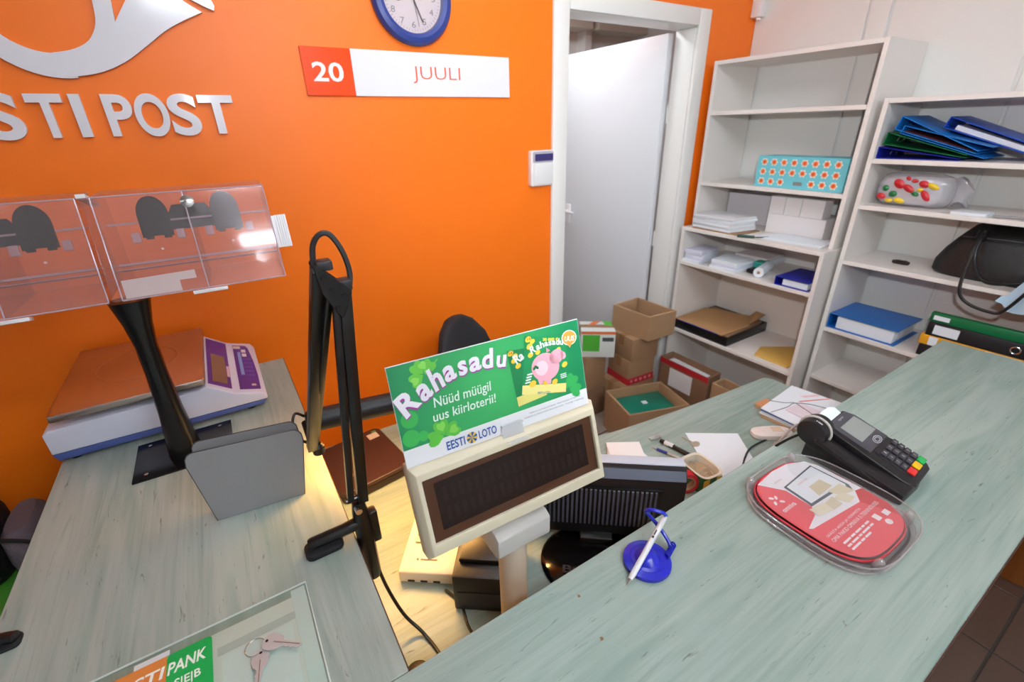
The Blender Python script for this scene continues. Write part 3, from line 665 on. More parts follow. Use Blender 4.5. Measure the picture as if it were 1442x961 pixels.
m.build('character_cells', mat('dark_cells', '#1e110b', .12), t)
MB().cyl((.306, .512, LT+.022), (.306, .512, 1.075), .0265, 28).build('pole', CREAMD, t)
m = MB(); m.lathe([(.045, LT+.0005), (.046, LT+.008), (.036, LT+.018), (.0275, LT+.022)], 32, .306, .512).build('pole_base', CREAMD, t)
m = MB(); m.xprism([(.474, 1.085), (.462, 1.078), (.462, 1.040), (.476, 1.033), (.545, 1.033), (.545, 1.085)], .250, .354).build('tilt_bracket', mat('pale_grey_plastic', '#c6c0bb', .45), t, bevel=.003, seg=2)
m = MB(); m.tube([(.306+.0268*math.cos(a*math.pi/14), .512+.0268*math.sin(a*math.pi/14), 1.015) for a in range(28)], .0008, 6, closed=True).build('pole_seam', mat('seam_taupe', '#8f857a', .6), t)  # thin taupe line around the pole

# promo card ---------------------------------------------------------------
KC = frameM((.308, .540, 1.308), -2.83, 15.77)
def radial(name, inner, outer, cx, cy, r):
    m = bpy.data.materials.new(name); m.use_nodes = True; nt = m.node_tree; b = nt.nodes['Principled BSDF']; b.inputs['Roughness'].default_value = .4
    tc = nt.nodes.new('ShaderNodeTexCoord'); mp = nt.nodes.new('ShaderNodeMapping'); g = nt.nodes.new('ShaderNodeTexGradient'); g.gradient_type = 'SPHERICAL'
    mp.inputs['Scale'].default_value = (1/r, 1/r, 1/r); mp.inputs['Location'].default_value = (-cx/r, 0, -cy/r)
    rp = nt.nodes.new('ShaderNodeValToRGB'); rp.color_ramp.elements[0].color = c(outer); rp.color_ramp.elements[1].color = c(inner)
    nt.links.new(tc.outputs['Object'], mp.inputs[0]); nt.links.new(mp.outputs[0], g.inputs[0]); nt.links.new(g.outputs[0], rp.inputs[0]); nt.links.new(rp.outputs[0], b.inputs['Base Color'])
    MATS[name] = m; return m
t = thing('promo_card', 'green lottery advertising card reading Rahasadu, propped on the customer display', 'card', (.308, .52, 1.236), R(-2.83))
m = MB(); m.M = KC; m.box(-.165, .165, -.0765, .0765, -.0025, -.0003).build('board', mat('card_white', '#ecebee', .5), t)
m = MB(); m.M = KC; m.prism([(-.1645, -.0495), (.1645, -.0475), (.1645, .0755), (-.1645, .0755)], -.0003, 0).build('green_print', radial('green_print', '#3fb562', '#0a7d4c', -.012, .085, .165), t)
PR = {}
def pr(nm, col, z, fn, rough=.45):
    m = MB(); m.M = KC @ Matrix.Translation((0, 0, z)); fn(m); m.build(nm, mat('print_'+nm+col, col, rough), t, smooth=0)
def clover(m, cx, cy, s, rot, z=0, ks=(-1, 0, 1)):
    for k in ks:
        a = rot + k*R(78); ux, uy = math.cos(a), math.sin(a); vx, vy = -uy, ux
        heart = [(.06, 0), (.5, .44), (.78, .50), (1.0, .44), (1.1, .25), (.98, .0), (1.1, -.25), (1.0, -.44), (.78, -.50), (.5, -.44)]
        P = [(cx + s*(p*ux + q*vx), cy + s*(p*uy + q*vy)) for p, q in heart]
        m.add([(x, y, z) for x, y in P], [tuple(range(len(P)))])
pr('blurred_leaf', '#35a84c', .0003, lambda m: (poly(m, circ(-.147, -.006, .013, 20)), poly(m, circ(-.150, -.034, .013, 20)), poly(m, circ(-.132, -.036, .008, 16))))
pr('clover', '#62bd3f', .0005, lambda m: (clover(m, -.1134, .0534, .021, R(125)), m.prism([(-.112, .054), (-.090, .071), (-.088, .070), (-.111, .052)], 0, .0001)))
pr('clover', '#56b53c', .0005, lambda m: clover(m, -.1005, -.0467, .024, R(100)))
pr('clover_highlight', '#86cf56', .0006, lambda m: clover(m, -.1085, .0605, .012, R(125), 0, (0,)))
pr('clover_highlight', '#86cf56', .0006, lambda m: clover(m, -.1205, .0500, .012, R(203), 0, (0,)))
pr('clover_highlight', '#7cc94e', .0006, lambda m: clover(m, -.1020, -.0395, .014, R(100), 0, (0,)))
pr('clover_highlight', '#7cc94e', .0006, lambda m: clover(m, -.0935, -.0440, .014, R(22), 0, (0,)))
pr('right_clover', '#2ea552', .0004, lambda m: (clover(m, .128, -.038, .024, R(55))))
# arched word Rahasadu
letters = [('R', -.151, -.119, -.004, .034, 32), ('a', -.1215, -.1005, .012, .026, 27), ('h', -.1015, -.0815, .0225, .036, 20), ('a', -.0825, -.0625, .031, .024, 14), ('s', -.0605, -.0445, .035, .0225, 8), ('a', -.0430, -.0225, .0365, .0225, 3), ('d', -.0220, -.0005, .0360, .031, -3), ('u', .0015, .0195, .0325, .0195, -8)]
def rword(m, dx=0, dy=0, bold=.032):
    for ch, x0, x1, y0, hh, rot in letters: text(m, ch, x0+dx, x1+dx, y0+dy, y0+dy+hh, 0, bold=bold, shear=.12, rot=R(rot))
pr('word_shadow', '#9b2a8c', .0007, lambda m: rword(m, .0004, -.0022, .055))
pr('word', '#f1ecf4', .0010, lambda m: rword(m))
pr('slogan', '#eaf6ee', .0010, lambda m: (text(m, 'Nüüd müügil', -.108, -.013, -.0045, .0155, 0, bold=.010, shear=.1), text(m, 'uus kiirloterii!', -.113, -.0085, -.0205, -.006, 0, bold=.010, shear=.1)))
pr('footer_lettering', '#1d4f9c', .0008, lambda m: (text(m, 'EESTI', -.101, -.071, -.0705, -.0565, 0, bold=.02), text(m, 'LOTO', -.0475, -.0165, -.070, -.0565, 0, bold=.02)))
def ball(m, odd):
    for k in range(12):
        if k % 2 == odd:
            a0, a1 = R(30*k), R(30*k+30); P = [(-.0592, -.0635), (-.0592+.0088*math.cos(a0), -.0635+.0088*math.sin(a0)), (-.0592+.0092*math.cos((a0+a1)/2), -.0635+.0092*math.sin((a0+a1)/2)), (-.0592+.0088*math.cos(a1), -.0635+.0088*math.sin(a1))]
            m.add([(x, y, 0) for x, y in P], [(0, 1, 2, 3)])
pr('ball_blue', '#1d4f9c', .0008, lambda m: ball(m, 0)); pr('ball_yellow', '#eac12e', .0008, lambda m: ball(m, 1))
pr('small_print', '#7e7f88', .0008, lambda m: (text(m, 'Tegemist on hasartmänguga. Hasartmäng pole sobiv viis', .045, .150, -.0585, -.0555, 0), text(m, 'rahaliste probleemide lahendamiseks. Tutvuge reeglitega', .035, .156, -.0645, -.0615, 0)))
# the two tickets, printed
T2 = [(.0233, .0541), (.0281, -.0401), (.0838, -.0361), (.0700, .0500)]; T1_ = [(.0372, -.0223), (.1209, -.0415), (.1382, .0520), (.0595, .0702)]
def quad(m, Q, u0, u1, v0, v1):
    def P(u, v):
        a, b, c_, d_ = [Vector(p) for p in Q]      # BL BR TR TL
        return (a*(1-u) + b*u)*(1-v) + (d_*(1-u) + c_*u)*v
    m.add([(*P(u, v), 0) for u, v in ((u0, v0), (u1, v0), (u1, v1), (u0, v1))], [(0, 1, 2, 3)])
Q2 = [(.0281, -.0401), (.0838, -.0361), (.0700, .0500), (.0233, .0541)]
pr('ticket_green', '#0f7a45', .0010, lambda m: quad(m, Q2, 0, 1, 0, 1)); pr('ticket_yellow', '#e9dc7c', .0012, lambda m: quad(m, Q2, 0, 1, 0, .17))
pr('ticket_coin', '#f0c238', .0013, lambda m: [poly(m, circ(x, y, .0055, 12, .004, .4)) for x, y in ((.029, .049), (.033, .036), (.039, .026), (.036, .043))])
pr('ticket_word', '#f3f0f4', .0014, lambda m: text(m, 'Ra', .037, .0545, .029, .044, 0, bold=.03, rot=R(22)))
pr('front_ticket_green', '#128a4e', .0016, lambda m: quad(m, T1_, 0, 1, 0, 1)); pr('front_ticket_yellow', '#efe28a', .0018, lambda m: quad(m, T1_, 0, 1, 0, .16))
pr('front_ticket_coin', '#f2c63c', .0019, lambda m: [poly(m, circ(x, y, rr, 12, rr*.75, .4)) for x, y, rr in ((.064, .064, .006), (.0645, .052, .006), (.064, .038, .0055), (.071, .059, .005), (.078, .039, .005), (.118, .034, .005), (.060, -.010, .007), (.085, -.014, .006), (.102, -.018, .006), (.126, .006, .006))])
pr('front_ticket_word', '#f6f2f6', .0021, lambda m: [text(m, ch, x, x+w_, y, y+h_, 0, bold=.03, rot=R(r_)) for ch, x, y, w_, h_, r_ in (('R', .066, .039, .010, .0125, 14), ('a', .0765, .0425, .0075, .008, 8), ('h', .0845, .044, .0075, .0115, 4), ('a', .0925, .045, .007, .0075, 0), ('s', .1000, .0448, .006, .0075, -4), ('a', .1065, .0443, .007, .0075, -8), ('d', .1140, .043, .007, .011, -12), ('u', .1215, .0415, .0065, .007, -16))])
pr('prize_lettering', '#f6d64a', .0021, lambda m: (text(m, '30 000 €', .090, .120, .055, .0605, 0, bold=.03, rot=R(-12)), ))
pr('price_lettering', '#b0202a', .0021, lambda m: (text(m, '3 €', .0615, .0685, .0625, .0665, 0, bold=.03), text(m, '3 €', .0255, .032, .0475, .0515, 0, bold=.03)))
# a plain piggy bank picture
pig = '#f0a9b8'
pr('piggy_body', pig, .0021, lambda m: (poly(m, circ(.0885, .0115, .027, 28, .0235, -.2)), poly(m, circ(.112, .0235, .0145, 20, .012, .3)), poly(m, circ(.1245, .0225, .006, 14, .007, .3)), m.prism([(.070, -.004), (.080, -.010), (.078, -.0155), (.072, -.0145)], 0, .0001), m.prism([(.084, -.010), (.096, -.012), (.094, -.019), (.088, -.018)], 0, .0001)))
pr('piggy_highlight', '#f7ced6', .0024, lambda m: poly(m, circ(.0805, .0115, .0125, 20, .0125)))
pr('piggy_ear', '#e58fa4', .0024, lambda m: (m.prism([(.0935, .0345), (.0945, .0435), (.1015, .0365)], 0, .0001), poly(m, circ(.126, .0225, .0012, 8)), m.prism([(.112, .027), (.1165, .0275), (.1165, .0265)], 0, .0001)))
pr('piggy_clover', '#0c6b3c', .0026, lambda m: (clover(m, .0695, .0135, .005, R(90)), ))
pr('ticket_small_print', '#e7efe6', .0021, lambda m: [m.box(.052-.002*k, .062-.002*k, .006-.0042*k, .0085-.0042*k, 0, .0001) for k in range(4)] + [m.box(.1145, .1265, -.010-.003*k, -.0085-.003*k, 0, .0001) for k in range(3)])
pr('ticket_footer', '#4b6aa0', .0022, lambda m: (text(m, 'EESTI LOTO', .066, .090, -.0290, -.0255, 0, bold=.02, rot=R(-13)), ))
def bubble(m, s):
    poly(m, circ(.1418, .049, .0152*s, 28, .0130*s, -.15)); m.add([(.136, .039, 0), (.146, .038, 0), (.1405, .038-.006*s, 0)], [(0, 1, 2)])
pr('bubble_rim', '#f4eedc', .0024, lambda m: bubble(m, 1.0)); pr('bubble', '#e2983a', .0026, lambda m: bubble(m, .88))
pr('bubble_lettering', '#fbf6ea', .0028, lambda m: text(m, 'UUS', .1315, .1515, .0445, .0535, 0, bold=.02, shear=.15, rot=R(-8)))
m = MB(); m.M = KC; m.box(-.009, .029, -.0875, -.060, .0031, .0041).box(-.009, .029, -.0645, -.0605, .0041, .0065).add([(-.009, -.0875, .0031), (.029, -.0875, .0031), (.033, -.089, .020), (-.004, -.089, .020)], [(0, 1, 2, 3)]).build('card_clip', clear('clip_clear', '#f4f4f6', .35, .08), at=(.318, .50, 1.22), label='small clear plastic clip holding the promo card', cat='clip')

# ---------------------------------------------------------------- low desk: monitor, printer, device, scanner
t = thing('monitor', 'black computer monitor seen from behind, with ribbed vents', 'monitor', (.60, .63, LT), R(-38.6))
ux = Vector((.782, -.623, 0)); nb = Vector((-.623, -.782, 0)); TR_ = Vector((.779, .500, .952)); WW = .40
def mp_(a, b_, h_): return TR_ + ux*(a - 0) + nb*b_ + Vector((0, 0, h_))
def mprism(prof, a0, a1):      # profile (towards camera, height) swept along the panel
    m = MB(); n = len(prof)
    m.add([mp_(a0, p, h_) for p, h_ in prof] + [mp_(a1, p, h_) for p, h_ in prof], [tuple(range(n))[::-1], tuple(range(n, 2*n))] + [(i, (i+1) % n, n+(i+1) % n, n+i) for i in range(n)]); return m
mprism([(-.034, 0), (-.034, -.215), (-.004, -.215), (-.004, 0)], -WW, 0).build('front_frame', mat('monitor_frame_grey', '#c4c6d0', .3), t, bevel=.003)
mprism([(-.0035, -.001), (-.0035, -.21), (.026, -.20), (.026, -.022), (.012, -.003)], -WW+.001, -.001).build('rear_shell', mat('monitor_black', '#15161c', .3), t, bevel=.002)
mprism([(.0125, -.0035), (.0265, -.0225), (.0275, -.0222), (.0135, -.0030)], -WW+.004, -.004).build('top_bevel', mat('monitor_bevel_grey', '#4e5262', .4), t)
mprism([(.0265, -.052), (.0265, -.172), (.0280, -.172), (.0280, -.052)], -.345, -.055).build('vent_recess', BLACK, t)
rb = MATS['monitor_bevel_grey']
for k in range(26):
    a = -.340 + .0108*k
    mprism([(.0282, -.056), (.0282, -.168), (.0312, -.166), (.0312, -.058)], a, a+.0052).build('vent_rib', rb, t)
mprism([(.0265, -.050), (.0310, -.050), (.0310, -.0525), (.0265, -.0525)], -.35, -.05).build('vent_lip', BLACK, t)
m = MB(); cc = mp_(-.20, .085, 0); ang = math.atan2(ux.y, ux.x)
m.lathe([(.001, LT+.0005), (1, LT+.0005), (1.0, LT+.006), (.93, LT+.013), (.001, LT+.020)], 40)
m.v = [Vector((cc.x, cc.y, 0)) + ux*(v.x*.135) + nb*(v.y*.115) + Vector((0, 0, v.z)) for v in m.v]
m.build('foot', mat('gloss_black', '#08080b', .12, spec=.6), t)
mprism([(-.003, -.19), (.045, -.20), (.045, -.222), (-.003, -.222)], -.24, -.16).build('neck', BLACK, t, bevel=.004)
m = MB(); m.M = Matrix((ux, -nb, Vector((0, 0, 1)))).transposed().to_4x4(); m.M.translation = mp_(-.232, .125, 0).xy.to_3d() + Vector((0, 0, LT+.0192))
text(m, 'BenQ', -.050, .050, -.014, .010, 0, bold=.02, thick=.004).build('foot_lettering', mat('embossed_black', '#3a3a42', .3), t, smooth=0)
m = MB(); ROT = R(-37)
t = thing('receipt_printer', 'black box-shaped receipt printer behind the display pole', 'printer', (.375, .62, LT), ROT)
def lbox(tt, *a): m = MB(); m.M = WM[tt.name]; m.box(*a); return m
lbox(t, -.128, .02, -.075, .08, .0005, .105).build('body', mat('printer_black', '#16151a', .4), t, bevel=.006)
lbox(t, -.118, .012, -.04, .07, .1055, .118).build('cover', BLACK, t, bevel=.004)
lbox(t, -.118, .012, -.0765, -.0755, .02, .06).build('front_slot', mat('slot_grey', '#2c2b30', .5), t)
phone = t = thing('phone_terminal', 'cream flat desk device with keys lit by the lamp', 'phone', (.150, .768, LT), ROT)
FX = mat('cream_white_plastic', '#e6dccb', .45)
m = MB(); m.M = WM[t.name]; m.xprism([(0, .004), (0, .036), (.012, .040), (.15, .052), (.15, .004)], 0, .134).build('body', FX, t, bevel=.003)
lbox(t, .004, .130, .004, .146, .0004, .0038).build('base', mat('grey_base_plastic', '#b9b2a8', .5), t)
for k in range(3): lbox(t, .02+.03*k, .036+.03*k, -.0012, .0005, .008, .013).build('port', BLACK, t)
for i in range(3):
    for j in range(3):
        m = MB(); m.M = WM[t.name] @ Matrix.Translation((.030+.024*i, .082+.020*j, .047+.0018*j)); m.box(-.009, .009, -.007, .007, 0, .004); m.build('key', mat('key_tan', '#d8cdb4', .5), t, bevel=.001, seg=1)
m = MB(); m.M = WM[t.name]; m.box(.045, .085, .031, .034, .0425, .0432).lathe([(.003, .0425), (.003, .0433)], 10, .038, .0325).build('maker_mark', mat('grey_mark', '#7a7064', .6), t, smooth=0)
MB().tube(smoothpath([(.23, .69, .7245), (.245, .64, .7236), (.235, .58, .7236), (.245, .50, .7236), (.27, .44, .7236)], 6), .003, 8).build('cord', BLACK, phone)
t = thing('flatbed_scanner', 'dark brown slim scanner with stickers on the low desk', 'scanner', (.19, 1.21, LT), R(8))
SCM = mat('dark_brown_plastic', '#3a211c', .4)
m = MB(); m.M = WM[t.name]; m.prism(rrect(-.102, .112, -.115, .125, .02), .002, .028).build('base', mat('darker_brown_plastic', '#2a1814', .45), t, bevel=.004)
m = MB(); m.M = WM[t.name]; m.prism(rrect(-.105, .114, -.118, .127, .022), .0285, .043).build('lid', SCM, t, bevel=.005, seg=3)
lbox(t, .062, .096, .070, .100, .0432, .0436).build('sticker', mat('pale_sticker', '#c9b8ae', .6), t); lbox(t, .083, .098, .1005, .112, .0432, .0436).build('sticker', mat('green_sticker', '#5d8a4e', .6), t)
lbox(t, -.070, -.045, -.060, -.045, .0432, .0436).build('badge', mat('faint_badge', '#7a5b50', .5), t)
for x, y in ((-.09, -.10), (.10, -.10), (-.09, .11), (.10, .11)): lbox(t, x-.006, x+.006, y-.006, y+.006, .0003, .0021).build('foot', BLACK, t)
lbox(thing('paper_tag', 'small dark brown card upright at the scanner corner', 'card', (.315, .99, LT), R(-37)), -.02, .02, -.001, .001, .0005, .05).build('sheet', SCM, bpy.data.objects['paper_tag'])
MB().lathe([(.028, LT+.0005), (.030, LT+.012), (.024, LT+.026), (.008, LT+.033), (.001, LT+.034)], 24, .108, .545).build('desk_puck', mat('puck_black', '#171310', .4), at=(.108, .545, LT), label='small round black puck under the lamp clamp', cat='puck')

# office chair ---------------------------------------------------------------
t = thing('office_chair', 'black office chair with rounded backrest facing the low desk', 'chair', (.70, 1.37, 0), R(32))
CHM = mat('chair_black_fabric', '#242327', .8, bump=.3, bscale=400)
def chl(fn): m = MB(); m.M = WM[t.name]; fn(m); return m
lo = []
for z, a, b_ in ((.52, .10, .02), (.58, .19, .03), (.70, .215, .036), (.83, .195, .036), (.94, .155, .034), (1.01, .10, .030), (1.038, .055, .022), (1.046, .02, .010)):
    lo.append([(x, y + .04*(z-.5) + .06*(x/.2)**2*-1 + .06, z) for x, y in sel(0, .02, a, b_, 2.4, 28)])
chl(lambda m: m.loft(lo)).build('backrest', CHM, t)
lo2 = [[(x, y, z) for x, y in sel(0, -.16, a, b_, 3, 32)] for z, a, b_ in ((.42, .20, .20), (.44, .225, .22), (.475, .22, .215), (.488, .18, .18))]
chl(lambda m: m.loft(lo2)).build('seat', CHM, t)
chl(lambda m: m.box(-.03, .03, .06, .075, .40, .62)).build('back_strut', BLACK, t, bevel=.004)
chl(lambda m: m.box(-.03, .03, -.16, .075, .395, .415)).build('strut_arm', BLACK, t)
chl(lambda m: m.lathe([(.026, .10), (.026, .25), (.016, .25), (.016, .415)], 16, 0, -.16)).build('gas_column', CHROME, t)
for k in range(5):
    a = R(72*k+10); ex, ey = .26*math.cos(a), -.16+.26*math.sin(a)
    chl(lambda m: m.tube([(0, -.16, .115), (ex, ey, .075)], [.022, .014], 8)).build('base_leg', BLACK, t)
    chl(lambda m: m.cyl((ex-.02*math.sin(a), ey+.02*math.cos(a), .0285), (ex+.02*math.sin(a), ey-.02*math.cos(a), .0285), .028, 14)).build('castor', BLACK, t)
# ---------------------------------------------------------------- on the service counter
BLUEP = mat('royal_blue_plastic', '#1a22b4', .25, spec=.6)
t = thing('pen_stand', 'round royal blue pen stand with coiled tether on the counter', 'pen stand', (.487, .357, CT))
MB().lathe([(.040, CT+.0005), (.0415, CT+.004), (.041, CT+.009), (.030, CT+.0125), (.028, CT+.0115), (.022, CT+.0125), (.016, CT+.020), (.008, CT+.025), (.001, CT+.026)], 40, .487, .357).build('base', BLUEP, t)
coil = smoothpath([(.522, .342, CT+.008), (.538, .352, CT+.016), (.540, .375, CT+.030), (.531, .392, CT+.050), (.520, .398, CT+.068), (.522, .386, CT+.080), (.535, .374, CT+.076), (.543, .374, CT+.066)], 8)
MB().tube(coil, .0034, 8).build('tether', BLUEP, t)
m = MB()
for k in range(7): m.tube([Vector((.5185+.0042*k, .3405+.0014*k, CT+.0125+.0006*k)) + Vector((0, .0045*math.cos(a), .0045*math.sin(a))) for a in [i*math.pi/5 for i in range(10)]], .0016, 5, closed=True)
m.build('tether_coil', BLUEP, t)
t = thing('ballpoint_pen', 'white ballpoint pen leaning across the blue pen stand', 'pen', (.423, .343, CT))
A_, B_ = Vector((.4245, .3435, CT+.0012)), Vector((.546, .3755, CT+.060)); dv = B_-A_
tipv = A_ + dv*.09
MB().tube([A_, A_+dv*.03, tipv], [.0006, .0016, .0038], 14).build('metal_tip', CHROME, t)
MB().tube([tipv, A_+dv*.14, A_+dv*.92, B_], [.0040, .0050, .0050, .0044], 16).build('barrel', WHITEP, t)
MB().tube([B_, B_+dv*.03], [.0046, .0030], 12).build('end_cap', BLUEP, t)
pm = MB(); pu = dv.normalized(); pv = Vector((0, 0, 1)).cross(pu).normalized(); pw = pu.cross(pv)
pm.M = Matrix((pu, pv, pw)).transposed().to_4x4(); pm.M.translation = A_ + dv*.66 + pw*.0052
pm.box(0, .004, -.0018, .0018, 0, .0001).box(.006, .016, -.0010, .0010, 0, .0001).build('imprint', mat('black_print', '#222226', .5), t, smooth=0)

# payment terminal -----------------------------------------------------------
t = thing('payment_terminal', 'black card payment terminal with keypad docked on the counter', 'payment terminal', (1.085, .265, CT))
PM = frameM((1.088, .263, 1.033), 4, 72.9)
TB = mat('terminal_black', '#1b1719', .35); TG = mat('terminal_panel_grey', '#46444a', .4)
def pp(nm, pts, z0, z1, mt, par=None, bev=0): m = MB(); m.M = PM; m.prism(pts, z0, z1); return m.build(nm, mt, par or t, bevel=bev)
body = [(-.050, -.088), (-.040, -.095), (.046, -.095), (.058, -.086), (.060, .02), (.058, .070), (.044, .092), (-.050, .092), (-.056, .07), (-.056, -.07)]
m = MB(); m.M = PM
m.loft([[(x*k-.004*(1-k)*10, y*k, z) for x, y in body] for z, k in ((-.026, .92), (-.018, 1.0), (-.003, 1.0), (0, .975))]).build('body', TB, t, bevel=.0015)
pan = pp('front_panel', [(-.040, -.002), (.056, -.003), (.053, .068), (.040, .088), (-.044, .088)], .0003, .0014, TG)
pp('screen', [(-.026, .021), (.050, .021), (.045, .068), (-.028, .068)], .0016, .0022, mat('grey_lcd', '#8f928e', .2), pan)
m = MB(); m.M = PM; m.prism(rrect(-.030, .056, -.083, -.006, .008), .0003, .0012).build('keypad_bed', mat('keypad_black', '#232025', .45), t)
KM = mat('terminal_key', '#3c393f', .4); KT = mat('key_print', '#b9b6bc', .5)
rows = [('1', '2', '3'), ('4', '5', '6'), ('7', '8', '9'), ('*', '0', '#')]
for r_, row in enumerate(rows):
    for q_, ch in enumerate(row):
        x, y = -.0112+.0295*q_, -.0200-.0132*r_
        k = pp('key', rrect(x-.0105, x+.0105, y-.0052, y+.0052, .002), .0014, .0042, KM, None, .0008)
        m = MB(); m.M = PM; text(m, ch, x-.0018, x+.0018, y-.0032, y+.0030, .0045).build('key_digit', KT, k, smooth=0)
for x, nm, col in ((-.0105, 'cancel_key', '#d82323'), (.019, 'correct_key', '#f0b90c'), (.0470, 'enter_key', '#12a24c')):
    pp(nm, rrect(x-.0120, x+.0120, -.0815, -.0665, .003), .0014, .0050, mat(nm, col, .4), None, .0012)
m = MB(); m.M = PM
for r_ in (.0155, .0092): m.tube([(.019+r_*math.cos(a*math.pi/12), .006+r_*.5*math.sin(a*math.pi/12), .0022) for a in range(24)], .0009, 5, closed=True)
m.build('navigation_ring', KT, t)
m = MB(); m.M = PM; text(m, 'ingenico', -.008, .016, .0775, .0835, .0018).build('maker_mark', KT, pan, smooth=0)
# paper roll housing at the far left end and the cradle
m = MB(); m.M = PM; m.cyl((-.094, .098, -.012), (-.046, .098, -.012), .030, 28).build('roll_cover', TB, t, bevel=.004)
m = MB(); m.M = PM; m.loft([[(x, y, z) for x, y in [(-.096, -.06), (-.058, -.085), (-.058, .08), (-.098, .085)]] for z in (-.024, -.012)]).build('card_reader_side', TB, t, bevel=.005)
m = MB(); m.M = PM; m.tube([(-.070, .098+.0315*math.cos(R(a)), -.012+.0315*math.sin(R(a))) for a in range(-20, 200, 15)], .003, 8).build('clear_rim', mat('rim_silver', '#b8b3aa', .3), t)
m = MB(); m.xprism([(.172, CT+.0005), (.172, CT+.026), (.200, CT+.030), (.345, CT+.052), (.362, CT+.045), (.365, CT+.0005)], .998, 1.080).build('cradle', TB, t, bevel=.004)
m = MB(); m.xprism([(.18, CT+.028), (.30, CT+.046), (.345, CT+.060), (.36, CT+.06), (.36, CT+.03), (.18, CT+.015)], .9965, 1.002).build('cradle_lip', TB, t, bevel=.003)
m = MB(); m.M = PM; text(m, 'i', -.088, -.083, .092, .106, .0185, bold=.02).build('side_mark', KT, t, smooth=0)
m = MB(); m.M = PM; m.add([(-.040, .089, -.001), (.030, .089, -.001), (.026, .105, .004), (-.044, .105, .004), (.018, .116, .001), (-.050, .116, .001), (-.04, .089, -.0015), (.03, .089, -.0015), (.026, .105, .0035), (-.044, .105, .0035), (.018, .116, .0005), (-.05, .116, .0005)], [(0, 1, 2, 3), (3, 2, 4, 5), (9, 8, 7, 6), (11, 10, 8, 9), (0, 6, 7, 1), (1, 7, 8, 2), (2, 8, 10, 4), (4, 10, 11, 5), (5, 11, 9, 3), (3, 9, 6, 0)]).build('receipt_end', PAPER, t)
MB().tube(smoothpath([(1.01, .375, 1.03), (.99, .40, 1.0), (.985, .425, .95), (1.03, .47, .80), (1.12, .54, .726), (1.25, .60, .7236), (1.35, .60, .7236)], 6), .003, 8).build('terminal_cable', BLACK, at=(1.03, .47, LT), label='black cable dropping from the payment terminal to the low desk', cat='cable')

# coin tray --------------------------------------------------------------------
t = thing('coin_tray', 'clear acrylic coin tray with a red and white omniva leaflet inside', 'tray', (.865, .243, CT))
def ring(nm, e, a, b_, z, r_, mt): MB().tube([(x, y, z) for x, y in sel(.865, .243, a, b_, e, 72)], r_, 8, closed=True).build(nm, mt, t)
MB().prism(sel(.865, .243, .121, .123, 3.4, 64), CT+.006, CT+.009).build('lower_plate', CLEAR, t)
MB().prism(sel(.865, .243, .104, .112, 3.2, 64), CT+.0205, CT+.0225).build('upper_plate', clear('tray_clear', '#fbfbfb', .02, .03), t)
m = MB(); m.loft([[(x, y, z) for x, y in sel(.865, .243, .121*k, .123*k, 3.4, 72)] for k, z in ((1.0, CT+.009), (1.02, CT+.016), (1.03, CT+.023))], cap=False).build('rim_wall', clear('rim_clear', '#f8f4f4', .05, .05), t)
ring('rim_bead', 3.4, .1255, .1275, CT+.023, .0016, clear('bead_clear', '#f4eeee', .25, .06, .10, hcol='#e4e0e0'))
ring('lower_bead', 3.4, .122, .124, CT+.006, .002, MATS['bead_clear'])
ring('dark_gasket', 3.2, .112, .117, CT+.0045, .0022, mat('gasket_dark', '#3a3034', .5))
ZP = CT+.0180
ins = sel(.866, .248, .103, .111, 3.2, 64)
lf = MB().prism(ins, ZP-.001, ZP).build('leaflet', mat('leaflet_red', '#e5525c', .45), t)
MB().tube([(x, y, ZP-.006) for x, y in sel(.866, .248, .106, .114, 3.2, 64)], .0022, 6, closed=True).build('red_edge', mat('leaflet_red_edge', '#c8333f', .45), t)
def tp(nm, pts, k, col, fn=None):
    m = MB(); m.M = flatM(0, 0, ZP + .0002*k)
    if pts: poly(m, pts)
    if fn: fn(m)
    m.build(nm, mat('tray_'+nm+col, col, .5), lf, smooth=0)
whitep = [(.8045, .352), (.8357, .3107), (.835, .26), (.8175, .2455), (.7752, .235), (.781, .2304), (.9245, .2154), (.9495, .235), (.9682, .2309), (.9665, .3153), (.955, .338), (.915, .3545), (.866, .3585)]
tp('white_area', whitep, 1, '#f0eef2'); tp('deep_red_area', [(.9500, .2345), (.9682, .2305), (.9665, .185), (.950, .158), (.925, .2145)], 1, '#cf2a33')
tp('tablet_outline', [(.9532, .3242), (.8409, .3186), (.835, .26), (.9203, .2546), (.9474, .2363), (.958, .25)], 2, '#4a5560'); tp('tablet_screen', [(.9501, .3208), (.847, .3157), (.8422, .2648), (.9112, .2607), (.9411, .2447), (.953, .255)], 3, '#e9edf2')
for k_, bxp in enumerate([[(.8845,.2913),(.9241,.2907),(.927,.267),(.8752,.2664)], [(.9006,.2637),(.9439,.262),(.9495,.235),(.9108,.2445)], [(.861,.2502),(.8934,.2522),(.8902,.2306),(.8599,.2319)], [(.8894,.2469),(.9198,.2487),(.931,.2269),(.9054,.2244)], [(.8205,.2583),(.8644,.2519),(.859,.2326),(.8211,.2395)]]):
    tp('parcel_picture', bxp, 4+k_, ('#d3c6a6', '#dfd3b4', '#d8ccb0', '#e2d8bd', '#e6dcc3')[k_])
tp('logo', None, 3, '#f6eef0', lambda m: [poly(m, circ(x, y, a, 10, b_, r_)) for x, y, a, b_, r_ in ((.7905, .3150, .0055, .0032, -.6), (.8000, .3110, .0055, .0030, .7), (.7850, .3030, .0055, .0030, .7), (.8010, .2985, .0055, .0032, -.6))])
